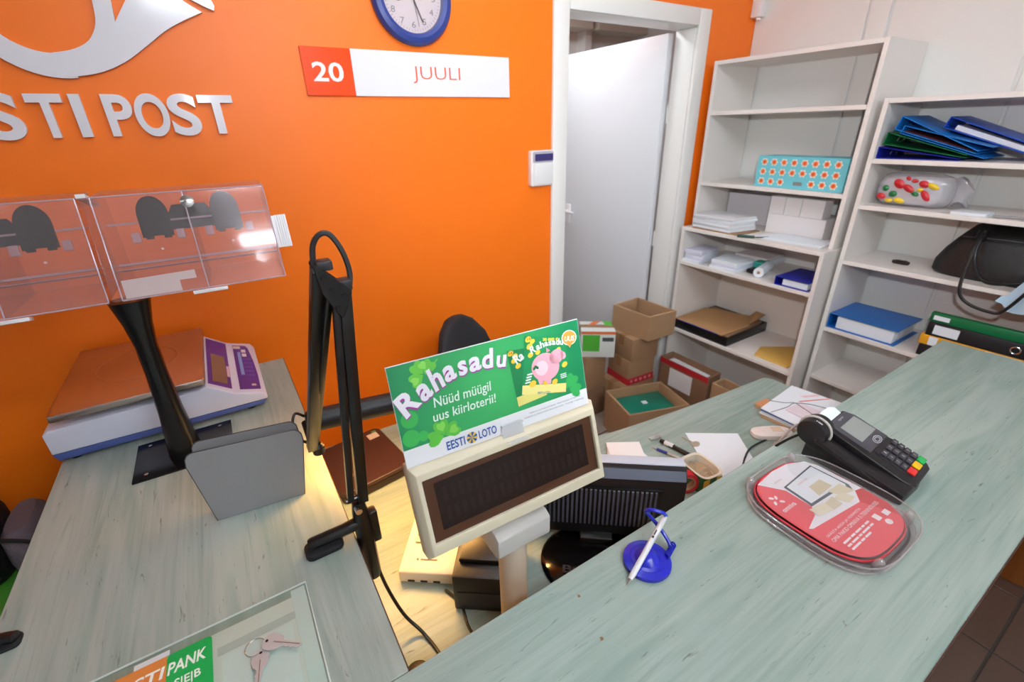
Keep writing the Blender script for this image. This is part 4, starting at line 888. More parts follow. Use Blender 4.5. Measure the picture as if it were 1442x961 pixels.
tp('lettering', None, 3, '#f8f0f2', lambda m: (text(m, 'omniva', .7775, .8175, .2790, .2885, 0, bold=.015), text(m, 'SÄÄSTA AEGA JA VORMISTA', .783, .905, .2035, .2105, 0), text(m, 'OMA PAKID OMNIVA E-TEENINDUSES', .7815, .951, .1935, .2005, 0), [m.box(x0_, x0_+w_, y_, y_+.0034, 0, .00005) for y_, x_, ws in ((.1820, .792, (.024, .013, .020, .009, .014)), (.1748, .7915, (.012, .022, .010, .026, .011)), (.1676, .7905, (.030, .012, .020))) for x0_, w_ in [(x_ + sum(ws[:i]) + .003*i, ws[i]) for i in range(len(ws))]]))
tp('icons', None, 3, '#f8f0f2', lambda m: (m.box(.900, .914, .173, .186, 0, .0001), m.box(.927, .943, .170, .181, 0, .0001), poly(m, circ(.914, .1625, .008, 14, .006))))
tp('screen_lettering', None, 4, '#d8a0a8', lambda m: (text(m, 'omniva', .872, .905, .3040, .3095, 0), text(m, 'omniva', .835, .860, .3330, .3375, 0)))
ftg = [(.946, .361), (.800, .3655), (.795, .131), (.958, .1475)]
for x, y in ftg: MB().lathe([(.006, CT+.0005), (.008, CT+.006), (.0085, CT+.020), (.007, CT+.026), (.003, CT+.030), (.001, CT+.0305)], 14, x, y).build('foot', MATS['bead_clear'], t)
def chip(x, y, s, lab): MB().prism([(x-s, y-s*.6), (x+s*.7, y-s), (x+s, y+s*.5), (x-s*.3, y+s)], CT+.0001, CT+.0004).build('chipped_spot', mat('chip_brown', '#8a6142', .8), at=(x, y, CT), label=lab, cat='chip')
chip(.347, .374, .0026, 'tiny brown chip in the counter near its inner edge'); chip(.331, .302, .0030, 'tiny brown chip in the middle of the counter top')

# ---------------------------------------------------------------- on the low desk
Z0 = LT + .0004
def flat(name, label, cat, pts, z0, z1, mt, group=None, bevel=0):
    cx, cy = sum(p[0] for p in pts)/len(pts), sum(p[1] for p in pts)/len(pts)
    return MB().prism(pts, z0, z1).build(name, mt, at=(cx, cy, z0), label=label, cat=cat, group=group, bevel=bevel)
flat('paper_sheet', 'white sheet of paper lying behind the cup', 'paper', [(1.035, .560), (1.219, .557), (1.305, .674), (1.163, .774)], Z0, Z0+.0012, PAPER)
t = thing('brass_key', 'small brass key lying across the corner of the white sheet', 'key', (1.137, .735, Z0+.0015))
MB().prism(circ(1.140, .715, .016, 16, .012), Z0+.0015, Z0+.0035).build('bow', mat('brass_grey', '#b7ab97', .4, metal=.3), t); MB().tube([(1.138, .728, Z0+.0035), (1.133, .762, Z0+.0035)], .0018, 8).build('blade', MATS['brass_grey'], t)
t = thing('marker_pen', 'thick black marker pen with a white label beside the cup', 'marker', (1.06, .74, Z0))
MB().tube([(1.055, .787, Z0+.008), (1.0635, .738, Z0+.008)], [.0075, .0082], 14).build('cap', BLACK, t, bevel=.001); MB().tube([(1.0636, .737, Z0+.008), (1.072, .672, Z0+.008)], .0075, 14).build('barrel', BLACK, t, bevel=.001)
m = MB(); m.tube([(1.0575, .772, Z0+.0083), (1.0630, .742, Z0+.0085)], [.0079, .0082], 14).build('label_band', PAPERG, t)
t = thing('ballpoint_pen', 'silver ballpoint pen with a blue grip beside the marker', 'pen', (1.025, .73, Z0))
MB().tube([(1.008, .782, Z0+.0045), (1.0135, .766, Z0+.0045)], [.0008, .0035], 10).build('tip', CHROME, t); MB().tube([(1.0136, .7657, Z0+.005), (1.0245, .733, Z0+.005)], .0046, 12).build('grip', mat('navy_rubber', '#2a2f80', .5), t)
MB().tube([(1.0246, .7327, Z0+.0046), (1.043, .677, Z0+.0046)], .0040, 12).build('barrel', mat('silver_barrel', '#b8a8a0', .3, metal=.5), t)
t = thing('usb_stick', 'tiny silver USB stick on the low desk', 'usb stick', (1.055, .81, Z0))
m = MB(); m.M = flatM(1.055, .811, Z0, R(-14)); m.box(-.020, .010, -.007, .007, .0, .007).build('body', mat('silver_plastic', '#b9bbb8', .3, metal=.5), t, bevel=.002)
m = MB(); m.M = flatM(1.055, .811, Z0, R(-14)); m.box(.0102, .022, -.006, .006, .001, .006).build('plug', CHROME, t)
# cup with clips
t = thing('clip_tub', 'margarine tub of paper clips beside the monitor', 'tub', (.995, .595, Z0), R(-8))
def tl(nm, k0, k1, z0, z1, mt, cap=True, e=4): m = MB(); m.M = WM[t.name]; m.loft([[(x, y, z) for x, y in sel(0, 0, .036*k, .048*k, e, 40)] for k, z in ((k0, z0), (k1, z1))], cap=cap).build(nm, mt, t)
tl('wall', .84, .97, 0, .066, mat('tub_green', '#1f5a2e', .4), False); tl('bottom', .84, .845, .0, .002, WHITEP); tl('liner', .80, .95, .003, .0665, mat('tub_cream', '#dcd4c2', .5), False)
m = MB(); m.M = WM[t.name]; lo = [[(x, y, z) for x, y in sel(0, 0, .036*k, .048*k, 4, 40)] for k, z in ((.94, .067), (1.10, .068), (1.10, .0655), (.975, .0645))]; m.loft(lo + [lo[0]], cap=False).build('rim', MATS['tub_cream'], t)
tl('clip_heap', .80, .72, .044, .050, mat('wood_tan', '#b99a74', .6, bump=1.0, bscale=300))
for k in range(9):
    a = random.uniform(0, 3.1); x, y = random.uniform(-.018, .018), random.uniform(-.028, .028); m = MB(); m.M = WM[t.name] @ flatM(x, y, .0515+.0006*k, a)
    m.tube([(px, py, 0) for px, py in rrect(-.011, .011, -.0032, .0032, .003, 3)], .0006, 5, closed=True).build('paper_clip', CHROME, t)
for a0, a1, col, z0, z1 in ((-.034, -.012, '#d9a514', .012, .058), (-.010, .012, '#b5232a', .006, .034), (.014, .034, '#dcb21c', .020, .056)):
    m = MB(); m.M = WM[t.name]; m.box(a0, a1, -.0475, -.0465, z0, z1).build('printed_band', mat('tub_band'+col, col, .4), t)
t = thing('tape_roll', 'red round tape roll standing between the monitor and the tub', 'tape roll', (.938, .597, Z0), R(-30))
m = MB(); m.M = WM[t.name]; lo = [[(r_*math.cos(a*math.pi/16), y, .034+r_*math.sin(a*math.pi/16)) for a in range(32)] for r_, y in ((.024, -.011), (.034, -.011), (.034, .011), (.024, .011))]; m.loft(lo + [lo[0]], cap=False).build('tape', mat('red_tape', '#c0202c', .35), t)
m = MB(); m.M = WM[t.name]; lo = [[(r_*math.cos(a*math.pi/16), y, .034+r_*math.sin(a*math.pi/16)) for a in range(32)] for r_, y in ((.021, -.0105), (.0238, -.0105), (.0238, .0105), (.021, .0105))]; m.loft(lo + [lo[0]], cap=False).build('core', CARD, t)
# receipts: curled slips
t = thing('receipt_slips', 'curled white receipt slips behind the monitor', 'receipts', (.90, .80, Z0))
for k in range(5):
    m = MB(); pr_ = [(s_, .004*k + .0012 + .010*max(0, s_-.10)*k) for s_ in [i*.012 for i in range(10)]]
    m.M = flatM(.835+.004*k, .800+.002*k, Z0, R(-40+2*k)); m.add([(s_, -.0, z_) for s_, z_ in pr_] + [(s_, .075, z_) for s_, z_ in pr_], [(i, i+1, 11+i, 10+i) for i in range(9)]); m.build('slip', mat('receipt_pink' if k == 4 else 'receipt_paper', '#eceaea' if k == 4 else '#ececec', .7), t)
flat('paper_sheet', 'white sheet with rounded corner under the receipt slips', 'paper', [(.83, .80), (.93, .725), (.965, .755), (.972, .80), (.90, .875)], Z0, Z0+.0008, PAPER)
# envelope bundle
t = thing('envelope_bundle', 'bundle of white envelopes held by a rubber band beside the terminal', 'envelopes', (1.58, .63, Z0))
B0 = [(1.465, .560), (1.715, .535), (1.700, .700), (1.462, .690)]
for k in range(6):
    j = [(x+random.uniform(-.006, .006), y+random.uniform(-.006, .006)) for x, y in B0]
    MB().prism(j, Z0+.006*k, Z0+.006*k+.0055).build('envelope', mat('kraft_envelope', '#b99878', .8) if k < 2 else (mat('blue_envelope', '#2a6fc0', .6) if k == 4 else PAPER), t, bevel=.001, seg=1)
zt_ = Z0+.0356
MB().prism([(1.453, .563), (1.718, .533), (1.692, .713), (1.453, .691)], zt_, zt_+.004).build('envelope', PAPER, t, bevel=.001, seg=1)
MB().prism([(1.500, .563), (1.585, .552), (1.590, .625), (1.505, .632)], zt_+.0044, zt_+.012).build('folded_slip', mat('pinkish_paper', '#e2d5dc', .7), t, bevel=.001, seg=1)
MB().tube(smoothpath([(1.455, .655, zt_+.0045), (1.53, .640, zt_+.006), (1.56, .635, zt_+.013), (1.60, .60, zt_+.0125), (1.64, .541, zt_+.005)], 5), .0012, 6).build('rubber_band', mat('grey_band', '#7d7a80', .6), t)
MB().tube(smoothpath([(1.52, .700, zt_+.0055), (1.55, .66, zt_+.0055), (1.562, .635, zt_+.0142), (1.555, .600, zt_+.0135), (1.54, .556, zt_+.013)], 5), .0012, 6).build('rubber_band', MATS['grey_band'], t)
MB().prism([(1.600, .640), (1.712, .585), (1.713, .580), (1.600, .634)], zt_+.0041, zt_+.0044).build('red_line', mat('red_print', '#e05a62', .6), t); MB().prism([(1.640, .655), (1.70, .625), (1.701, .613), (1.642, .640)], zt_+.0041, zt_+.0044).build('pink_stamp', mat('pink_print', '#ecc9cf', .6), t)
MB().prism([(1.50, .705), (1.57, .71), (1.56, .735), (1.50, .74)], Z0+.014, Z0+.0145).build('loose_flap', mat('orange_kraft', '#c98a5c', .8), t)
MB().box(1.50, 1.57, .700, .735, Z0, Z0+.0138).build('flap_stack', MATS['kraft_envelope'], t)
t = thing('handset', 'rounded white plastic handset lying beside the envelope bundle', 'handset', (1.375, .613, Z0), R(-32))
m = MB(); m.M = WM[t.name]; m.loft([[(x, y, z) for x, y in sel(.012, 0, a, b_, 2.8, 32)] for z, a, b_ in ((.0, .062, .026), (.006, .067, .029), (.018, .066, .028), (.025, .055, .020))]).build('shell', mat('warm_white_plastic', '#e2d6cf', .35), t)
m = MB(); m.M = WM[t.name]; m.box(.010, .045, -.012, .012, .0255, .0265).build('label', mat('handset_label', '#cfb79c', .5), t)
MB().tube(smoothpath([(1.36, .575, Z0+.006), (1.31, .56, Z0+.012), (1.34, .545, Z0+.06), (1.40, .545, Z0+.075), (1.45, .535, Z0+.05), (1.47, .50, Z0+.01)], 6), .003, 8).build('cord', mat('pinkish_grey_cord', '#b7a5a3', .5), t)
flat('paper_slip', 'narrow white paper slip along the counter inner edge', 'paper', [(1.25, .440), (1.36, .440), (1.40, .51), (1.26, .505)], Z0, Z0+.001, PAPER)
# ---------------------------------------------------------------- shelf contents
def qprism(name, label, cat, pts, z0, z1, mt, group=None, bevel=.001): return flat(name, label, cat, pts, z0, z1, mt, group, bevel)
H3 = 1.363+TH+.0004; B4 = 1.1462+TH*0+.0004; B5 = .935+TH+.0004; B6 = .519+TH+.0004; BB = .06+TH+.0004
# patterned turquoise box
t = thing('storage_box', 'turquoise storage box with orange flower dots on the hutch', 'box', (2.39, 1.2, H3))
TURQ = mat('turquoise_card', '#6fc6d2', .5); 
MB().box(2.325, 2.46, .990, 1.397, H3, H3+.140).build('body', TURQ, t, bevel=.002, seg=1)
def dots(m, r_, kind):
    for i in range(8):
        for j in range(3):
            if j == 0 and i in (3, 4): continue
            m.append(('f', 1.362-.0475*i, H3+.026+.044*j))
    for i in range(3):
        for j in range(3): m.append(('s', 2.350+.040*i, H3+.026+.044*j))
pts_ = []; dots(pts_, 0, 0)
dot_cache = {}
def dot_obj(nm, r_, mt, lift, n, star):
    for f_, a, z in pts_:
        key = (nm, f_)
        rr = lambda k: r_*(1.0 if not star else (1.0 if k % 2 == 0 else .72))
        if key not in dot_cache:
            m = MB()
            if f_ == 'f': m.add([(0, -rr(k)*math.cos(2*math.pi*k/n), rr(k)*math.sin(2*math.pi*k/n)) for k in range(n)], [tuple(range(n))])
            else: m.add([(.75*rr(k)*math.cos(2*math.pi*k/n), 0, rr(k)*math.sin(2*math.pi*k/n)) for k in range(n)], [tuple(range(n))])
            o = m.build(nm, mt, t, local=True, smooth=0); dot_cache[key] = o
        else: o = dot_cache[key].copy(); COL.objects.link(o); o.parent = t
        w_ = Vector((2.325-lift, a, z)) if f_ == 'f' else Vector((a, .990-lift, z)); o.location = WM[t.name].inverted() @ w_
dot_obj('petal_print', .0185, mat('petal_white', '#eef0ea', .5), .0004, 12, True); dot_obj('flower_ring', .0130, mat('flower_peach', '#f0b48a', .5), .0008, 14, False); dot_obj('flower_dot', .0100, mat('flower_orange', '#e2581e', .5), .0012, 12, True)
MB().box(2.3235, 2.3245, 1.165, 1.205, H3+.016, H3+.032).build('label_holder', mat('holder_grey', '#8f9498', .4, metal=.4), t)
# white cartons at the back of the base top
WB = mat('white_carton', '#e6e2e2', .6)
def bxo(name, label, cat, x0, x1, y0, y1, z0, z1, mt, group=None, bevel=.002): return MB().box(x0, x1, y0, y1, z0, z1).build(name, mt, at=((x0+x1)/2, (y0+y1)/2, z0), label=label, cat=cat, group=group, bevel=bevel, seg=1)
bxo('white_carton', 'wide flat white carton at the back of the base unit top', 'box', 2.42, 2.60, 1.062, 1.346, B4, B4+.096, WB)
for k, (y0, y1) in enumerate(((1.270, 1.346), (1.190, 1.268), (1.085, 1.188))):
    bxo('white_carton', ('small white carton on the wide carton, farthest from the bookcase', 'small white carton in the middle on the wide carton', 'small white carton on the wide carton, nearest the bookcase')[k], 'box', 2.42, 2.50, y0, y1, B4+.0965, B4+.182, WB, 'small white cartons')
bxo('white_carton', 'large white carton leaning at the back left of the base unit top', 'box', 2.55, 2.62, 1.40, 1.668, B4, B4+.160, mat('white_carton_lilac', '#dcd6da', .6))
def stack(name, label, pts, z0, hs, mats, seed=1, jit=.006):
    rnd = random.Random(seed); cx, cy = sum(p[0] for p in pts)/len(pts), sum(p[1] for p in pts)/len(pts)
    t = thing(name, label, 'paper stack', (cx, cy, z0)); z = z0
    for k, h_ in enumerate(hs):
        dx, dy, a = rnd.uniform(-jit, jit), rnd.uniform(-jit, jit), rnd.uniform(-.06, .06)
        P = [(cx+dx+(x-cx)*math.cos(a)-(y-cy)*math.sin(a), cy+dy+(x-cx)*math.sin(a)+(y-cy)*math.cos(a)) for x, y in pts]
        MB().prism(P, z, z+h_-.0006).build('ream', mats[k % len(mats)], t, bevel=.0012, seg=1); z += h_
    return t
qprism('brown_folder', 'brown cardboard sheet under the upper paper stack', 'folder', [(2.215, 1.640), (2.215, 1.375), (2.40, 1.36), (2.42, 1.66)], B4, B4+.005, CARD)
stack('paper_stack', 'stack of white paper on the brown sheet beside the white cartons', [(2.235, 1.652), (2.225, 1.415), (2.40, 1.385), (2.43, 1.66)], B4+.0055, (.010, .012, .009, .014, .012, .012), [PAPER, PAPERG], 3)
t = thing('box_cutter', 'dark green box cutter on the base unit top', 'cutter', (2.23, 1.31, B4))
MB().tube([(2.190, 1.352, B4+.008), (2.228, 1.282, B4+.008)], [.008, .0075], 8, flat=.8).build('grip', mat('dark_green_plastic', '#174c3c', .4), t); MB().tube([(2.229, 1.281, B4+.006), (2.285, 1.245, B4+.006)], .003, 6).build('blade', mat('dark_blade', '#4a4a4c', .4, metal=.6), t)
stack('loose_papers', 'loose white papers spread near the end of the base unit top', [(2.26, 1.30), (2.25, .985), (2.405, .99), (2.40, 1.25)], B4, (.004, .004), [PAPER], 5, .012)
# second row of the base unit
stack('paper_stack', 'short white paper stack at the left end of the second shelf', [(2.218, 1.672), (2.218, 1.555), (2.39, 1.58), (2.39, 1.675)], B5, (.016, .018, .016, .020), [PAPER, mat('bluish_paper', '#dcdcee', .7)], 8)
stack('paper_stack', 'white paper stack in the middle of the second shelf', [(2.218, 1.500), (2.218, 1.350), (2.37, 1.345), (2.40, 1.52)], B5, (.016, .014, .018), [PAPER, MATS['bluish_paper']], 9)
t = thing('paper_roll', 'white paper roll behind the dark blue ring binder', 'roll', (2.33, 1.24, B5))
m = MB(); lo = [[(2.33 + .028*math.cos(a*math.pi/12) + dx, y, B5+.029 + r_*math.sin(a*math.pi/12)) for a in range(24)] for y, r_, dx in ((1.22, .028, -.02), (1.255, .028, -.02))]
m.cyl((2.245, 1.235, B5+.026), (2.40, 1.275, B5+.026), .025, 20).build('paper', PAPER, t); MB().cyl((2.2445, 1.2349, B5+.026), (2.244, 1.2347, B5+.026), .008, 12).build('core_hole', CARD, t)
bxo('glue_box', 'small teal packet beside the paper roll', 'packet', 2.36, 2.43, 1.285, 1.335, B5, B5+.045, mat('teal_card', '#2f9f8e', .5))
bxo('black_pouch', 'small black pouch next to the teal packet', 'pouch', 2.28, 2.34, 1.285, 1.325, B5, B5+.022, BLACK, None, .006)
stack('paper_stack', 'untidy pinkish paper pile at the back of the second shelf', [(2.42, 1.48), (2.42, 1.30), (2.60, 1.30), (2.60, 1.48)], B5, (.018, .02, .016), [mat('pinkish_white_paper', '#e6dada', .7), PAPER], 12)
# ring binders lying flat
def binder(name, label, loc, rz, w_, l_, th_, mt, inner=PAPER, mech=True, tilt=0.0, open_=0.0, group=None):
    """lever file lying down: spine along local y at x=0, covers towards +x"""
    t = thing(name, label, 'binder', loc, rz, group)
    def L(fn, nm, mt_, par=None, bev=.001): m = MB(); m.M = WM[t.name]; fn(m); return m.build(nm, mt_, par or t, bevel=bev, seg=1)
    L(lambda m: m.box(0, w_, 0, l_, 0, .003), 'lower_cover', mt)
    L(lambda m: m.add([(0, 0, th_-.003), (w_, 0, th_-.003-open_), (w_, l_, th_-.003-open_), (0, l_, th_-.003), (0, 0, th_), (w_, 0, th_-open_), (w_, l_, th_-open_), (0, l_, th_)], [(0,3,2,1),(4,5,6,7),(0,1,5,4),(1,2,6,5),(2,3,7,6),(3,0,4,7)]), 'upper_cover', mt)
    L(lambda m: m.box(-.003, 0, 0, l_, 0, th_), 'spine', mt)
    if inner: L(lambda m: m.box(.030, w_*.94, .012, l_-.012, .0035, max(.006, th_-.010-open_)), 'pages', inner)
    if mech:
        for yy in (l_*.38, l_*.62):
            L(lambda m: m.tube([(.018+.010*math.cos(R(a)), yy, .012+max(.006, (th_-.025))*math.sin(R(a))*.8) for a in range(0, 181, 20)], .0012, 6), 'ring', CHROME, None, 0)
    return t
NAVY = mat('navy_binder', '#16229a', .4); BLUEB = mat('bright_blue_binder', '#1668b8', .4); GREENB = mat('green_binder', '#0c6a3c', .4); BLUE2 = mat('cobalt_binder', '#1550c0', .4)
binder('ring_binder', 'dark blue ring binder at the right end of the second shelf', (2.212, 1.128, B5), R(-90), .155, .22, .042, NAVY)
# black document tray with brown folder
t = thing('document_tray', 'black document tray on the lower shelf of the base unit', 'tray', (2.41, 1.5, B6))
MB().box(2.216, 2.60, 1.315, 1.668, B6, B6+.006).build('floor', BLACK, t, bevel=.002)
for b_ in ((2.216, 2.222, 1.315, 1.668), (2.594, 2.60, 1.315, 1.668)): MB().box(*b_, B6+.0063, B6+.055).build('side', BLACK, t, bevel=.002)
for b_ in ((2.2225, 2.5935, 1.315, 1.321), (2.2225, 2.5935, 1.662, 1.668)): MB().box(*b_, B6+.0063, B6+.055).build('side', BLACK, t, bevel=.002)
stack('papers', 'brown folders stacked inside the black document tray', [(2.230, 1.655), (2.230, 1.33), (2.585, 1.335), (2.585, 1.65)], B6+.0066, (.016, .016, .016), [CARDD, mat('purple_folder', '#43408f', .6), CARD], 15, .003)
t = thing('brown_envelope', 'large brown paper folder lying on the black document tray', 'folder', (2.39, 1.5, B6+.056))
MB().prism([(2.212, 1.665), (2.208, 1.345), (2.45, 1.335), (2.60, 1.42), (2.50, 1.67)], B6+.0565, B6+.0625).build('cover', mat('brown_folder_paper', '#b58a5c', .7, var=.06), t, bevel=.001, seg=1)
m = MB(); m.add([(2.46, 1.345, B6+.063), (2.60, 1.335, B6+.095), (2.61, 1.40, B6+.095), (2.58, 1.42, B6+.064), (2.46, 1.345, B6+.065), (2.60, 1.335, B6+.097), (2.61, 1.40, B6+.097), (2.58, 1.42, B6+.066)], [(0,3,2,1),(4,5,6,7),(0,1,5,4),(1,2,6,5),(2,3,7,6),(3,0,4,7)]).build('raised_flap', MATS['brown_folder_paper'], t)
MB().box(2.2065, 2.2085, 1.37, 1.64, B6+.058, B6+.061).build('blue_edge', mat('blue_tape', '#3a4cc0', .5), t)
qprism('yellow_envelope', 'yellow padded envelope on the lower shelf', 'envelope', [(2.245, 1.165), (2.245, .99), (2.44, .985), (2.50, 1.10), (2.36, 1.20)], B6, B6+.008, mat('manila_yellow', '#d9ad55', .7))
# ---- bookcase
R1 = 1.508+TH+.0004; R2 = 1.326+TH+.0004; R3 = 1.086+TH+.0004; R4 = .762+TH+.0004
binder('ring_binder', 'bottom navy ring binder of the pile on the top bookcase shelf', (2.335, .902, R1), R(-90), .26, .26, .044, NAVY, None, True, 0, .036)
def tilted(root, ax_, ang):
    root.rotation_mode = 'XYZ'; M = Matrix.Translation(root.location) @ Matrix.Rotation(ang, 4, ax_) @ Matrix.Rotation(R(-90), 4, 'Z'); root.matrix_world = M
b = binder('ring_binder', 'dark green ring binder between the navy and bright blue ones', (2.34, .893, R1+.052), R(-90), .27, .25, .046, GREENB, None, True, 0, .034); tilted(b, 'X', R(9))
b = binder('ring_binder', 'bright blue ring binder topmost on the left of the pile', (2.335, .866, R1+.106), R(-90), .28, .25, .050, mat('sky_blue_binder', '#1a78c8', .4), mat('dark_red_paper', '#5a1a22', .7), True, 0, .038); tilted(b, 'X', R(17))
b = binder('ring_binder', 'bright blue ring binder wedged open at the front of the pile', (2.338, .845, R1+.092), R(-90), .285, .22, .030, MATS['sky_blue_binder'], None, False, 0, -.012); tilted(b, 'X', R(17))
b = binder('ring_binder', 'cobalt blue ring binder sloping down at the right of the pile', (2.40, .735, R1+.110), R(-90), .30, .20, .040, BLUE2, PAPERG, False, 0, .010); tilted(b, 'X', R(19))
# candy bag
t = thing('candy_bag', 'clear bag of red, yellow and green printed sweets on the bookcase', 'bag', (2.42, .76, R2))
rnd = random.Random(4)
def pillow(cx, cy, z0, a, b_, h_, n=20, mlev=10, amp=.006, seed=1):
    rn = random.Random(seed); lo = []
    for k in range(mlev+1):
        f_ = k/mlev; z = z0 + h_*f_; s_ = (1-abs(2*f_-1)**3.0)**.5*.92+.08
        lo.append([(cx + a*s_*math.cos(2*math.pi*i/n)*(1+rn.uniform(-amp, amp)*8), cy + (b_*(.55+.45*s_))*math.copysign(abs(math.sin(2*math.pi*i/n))**.7, math.sin(2*math.pi*i/n)), z + rn.uniform(-amp, amp)*.5*(0 < k < mlev)) for i in range(n)])
    return lo
m = MB(); m.loft(pillow(2.405, .760, R2, .055, .128, .130, seed=3)).build('film', clear('bag_film', '#f6f4f6', .35, .08, hcol='#e6e4e8'), t)
m = MB(); m.loft(pillow(2.415, .775, R2+.004, .040, .105, .112, seed=6)).build('filling', mat('white_filling', '#e2dfe4', .6), t)
cols = {'red': '#c4202a', 'green': '#10703a', 'yellow': '#e8c41e'}
for y, z, ra, rb, co, ro in ((.850, .034, .017, .012, 'red', .2), (.812, .046, .015, .012, 'green', 0), (.842, .066, .012, .012, 'green', .8), (.820, .020, .014, .008, 'yellow', 0), (.785, .022, .020, .010, 'yellow', .2), (.800, .086, .022, .016, 'red', .7), (.765, .070, .024, .012, 'red', .5), (.740, .052, .015, .008, 'green', .4), (.720, .090, .018, .013, 'red', .3), (.690, .084, .022, .010, 'yellow', .4), (.705, .048, .024, .012, 'red', .9), (.728, .068, .009, .008, 'yellow', 0), (.752, .100, .012, .007, 'red', 0), (.775, .108, .010, .007, 'red', .5)):
    m = MB(); lo = []
    for r_, dx in ((1.0, 0), (.7, -.004), (.1, -.006)): lo.append([(2.349+dx - .018*(1-abs((y-.77)/.12)**2)*0, y + r_*(ra*math.cos(a)*math.cos(ro)-rb*math.sin(a)*math.sin(ro)), R2+.004+z + r_*(ra*math.cos(a)*math.sin(ro)+rb*math.sin(a)*math.cos(ro))) for a in [i*math.pi/7 for i in range(14)]])
    m.loft(lo).build('printed_sweet', mat('sweet_'+co, cols[co], .35), t)
m = MB(); m.loft([[(2.44+.02*math.cos(a), .62+.03*math.sin(a)+dy, R2+z+.015*math.cos(2*a)) for a in [i*math.pi/6 for i in range(12)]] for z, dy in ((.018, .0), (.05, .01), (.085, .0), (.105, .02))]).build('film_tail', MATS['bag_film'], t)
qprism('booklet', 'thin white booklet at the front of the bookcase shelf', 'booklet', [(2.318, .605), (2.316, .505), (2.40, .50), (2.41, .60)], R2, R2+.010, PAPER)
t = thing('ballpoint_pen', 'grey pen lying beside the thin booklet on the bookcase', 'pen', (2.35, .45, R2)); MB().tube([(2.33, .49, R2+.005), (2.36, .395, R2+.005)], .004, 10).build('barrel', mat('grey_pen', '#8d8a8c', .4), t); MB().tube([(2.36, .3948, R2+.005), (2.363, .385, R2+.005)], [.003, .0006], 10).build('tip', CHROME, t)
t = thing('car_key', 'small black car key fob on the bookcase shelf', 'key fob', (2.43, .735, R3)); MB().loft([[(x, y, z) for x, y in sel(2.432, .735, .014*k, .032*k, 3, 24)] for z, k in ((R3, .9), (R3+.006, 1), (R3+.012, .95), (R3+.015, .6))]).build('shell', mat('fob_black', '#1b1516', .4), t); MB().lathe([(.005, R3+.0152), (.005, R3+.0165)], 10, 2.432, .72).build('button', mat('fob_red', '#7a2020', .5), t)
# handbag
t = thing('handbag', 'black leather handbag with two drooping straps on the bookcase', 'handbag', (2.45, .45, R3))
LEA = mat('black_leather', '#0c0a0c', .45, bump=.4, bscale=60)
lo = []
for z, a, y0, y1 in ((.0, .075, .34, .620), (.012, .088, .325, .632), (.05, .090, .322, .632), (.10, .080, .328, .610), (.14, .066, .335, .585), (.17, .050, .34, .565), (.190, .030, .345, .550), (.198, .012, .35, .54)):
    yc, hb = (y0-.12+y1)/2, (y1-y0+.12)/2
    lo.append([(x + .006*math.sin(9*y+z*40), y, R3+z) for x, y in sel(2.46, yc, a, hb, 3.2, 40)])
MB().loft(lo).build('body', LEA, t)
MB().tube([(2.385, .56, R3+.155), (2.378, .45, R3+.160), (2.380, .32, R3+.158)], .003, 8).build('zip_seam', mat('zip_grey', '#3c383e', .3, metal=.5), t)
for dx, lowz, ycen in ((0, .020, .415), (-.055, -.075, .385)):
    P = smoothpath([(2.375+dx*.1, .505, R3+.185), (2.345+dx*.6, .500, R3+.12), (2.330+dx, .488, R3+max(lowz+.06, -.01)), (2.302+dx*.4, .455, R3+lowz+.015), (2.298+dx*.4, ycen, R3+lowz), (2.300+dx*.4, .35, R3+lowz+.018), (2.330+dx, .30, R3+.07), (2.375, .28, R3+.17)], 6)
    MB().tube(P, .0055, 8).build('strap', LEA, t)
for y in (.515, .50): MB().tube([(2.372, y, R3+.15), (2.366, y-.004, R3+.19)], .010, 8, flat=.4).build('strap_tab', LEA, t)
t = thing('plastic_bag', 'pale blue plastic sheet hanging from the bookcase shelf', 'plastic sheet', (2.28, .33, R3-.06))
m = MB(); g = []
for i in range(9):
    for j in range(7):
        u, v = i/8, j/6; y = .385-.15*u; z = R3 - .055 + .13*v + .05*u*(v)*.8 - .012*math.sin(5*u)
        if v < .3 and u < .2: z += .02
        g.append((2.285 + .012*math.sin(7*u+3*v) , y - .06*(v)*(1-u)*1.0, z))
m.add(g, [(i*7+j, (i+1)*7+j, (i+1)*7+j+1, i*7+j+1) for i in range(8) for j in range(6)]); n0 = len(m.v)
m.add([(x+.0012, y, z) for x, y, z in g], [(i*7+j+1, (i+1)*7+j+1, (i+1)*7+j, i*7+j) for i in range(8) for j in range(6)])
m.build('sheet', mat('pale_blue_plastic', '#bfdcf0', .35), t)
# lever arch files
binder('lever_file', 'bright blue lever arch file with pages on the lower bookcase shelf', (2.322, .898, R4), R(-90), .27, .25, .070, BLUEB, PAPER, False)
FW = .34
bl_ = bpy.data.objects.new  # noqa
def spinefile(label, z0, z1, y1, mt, lab, ring=False, tabs=None, x1=2.56):
    t = thing('lever_file', label, 'binder', (2.44, .4, z0), 0, 'lever files lying in a pile')
    MB().box(2.318, x1, .225, y1, z0+.0004, z1).build('cover', mt, t, bevel=.003)
    if lab: MB().box(2.3168, 2.3178, y1-lab[1], y1-lab[0], z0+.010, z1-.010).build('spine_label', PAPER, t)
    if ring: MB().tube([(2.317, y1-.26+.013*math.cos(a*math.pi/10), (z0+z1)/2+.013*math.sin(a*math.pi/10)) for a in range(20)], .0028, 8, closed=True).build('finger_ring', CHROME, t); MB().cyl((2.3175, y1-.26, (z0+z1)/2), (2.3165, y1-.26, (z0+z1)/2), .010, 16).build('finger_hole', mat('hole_black', '#050505', .9), t)
    for a, b_, mt2 in (tabs or []): MB().box(2.3168, 2.3178, y1-b_, y1-a, z0+.003, z1-.003).build('coloured_tab', mt2, t)
FB = mat('black_file', '#1c1a1e', .5); ORF = mat('orange_file', '#e8a21c', .5)
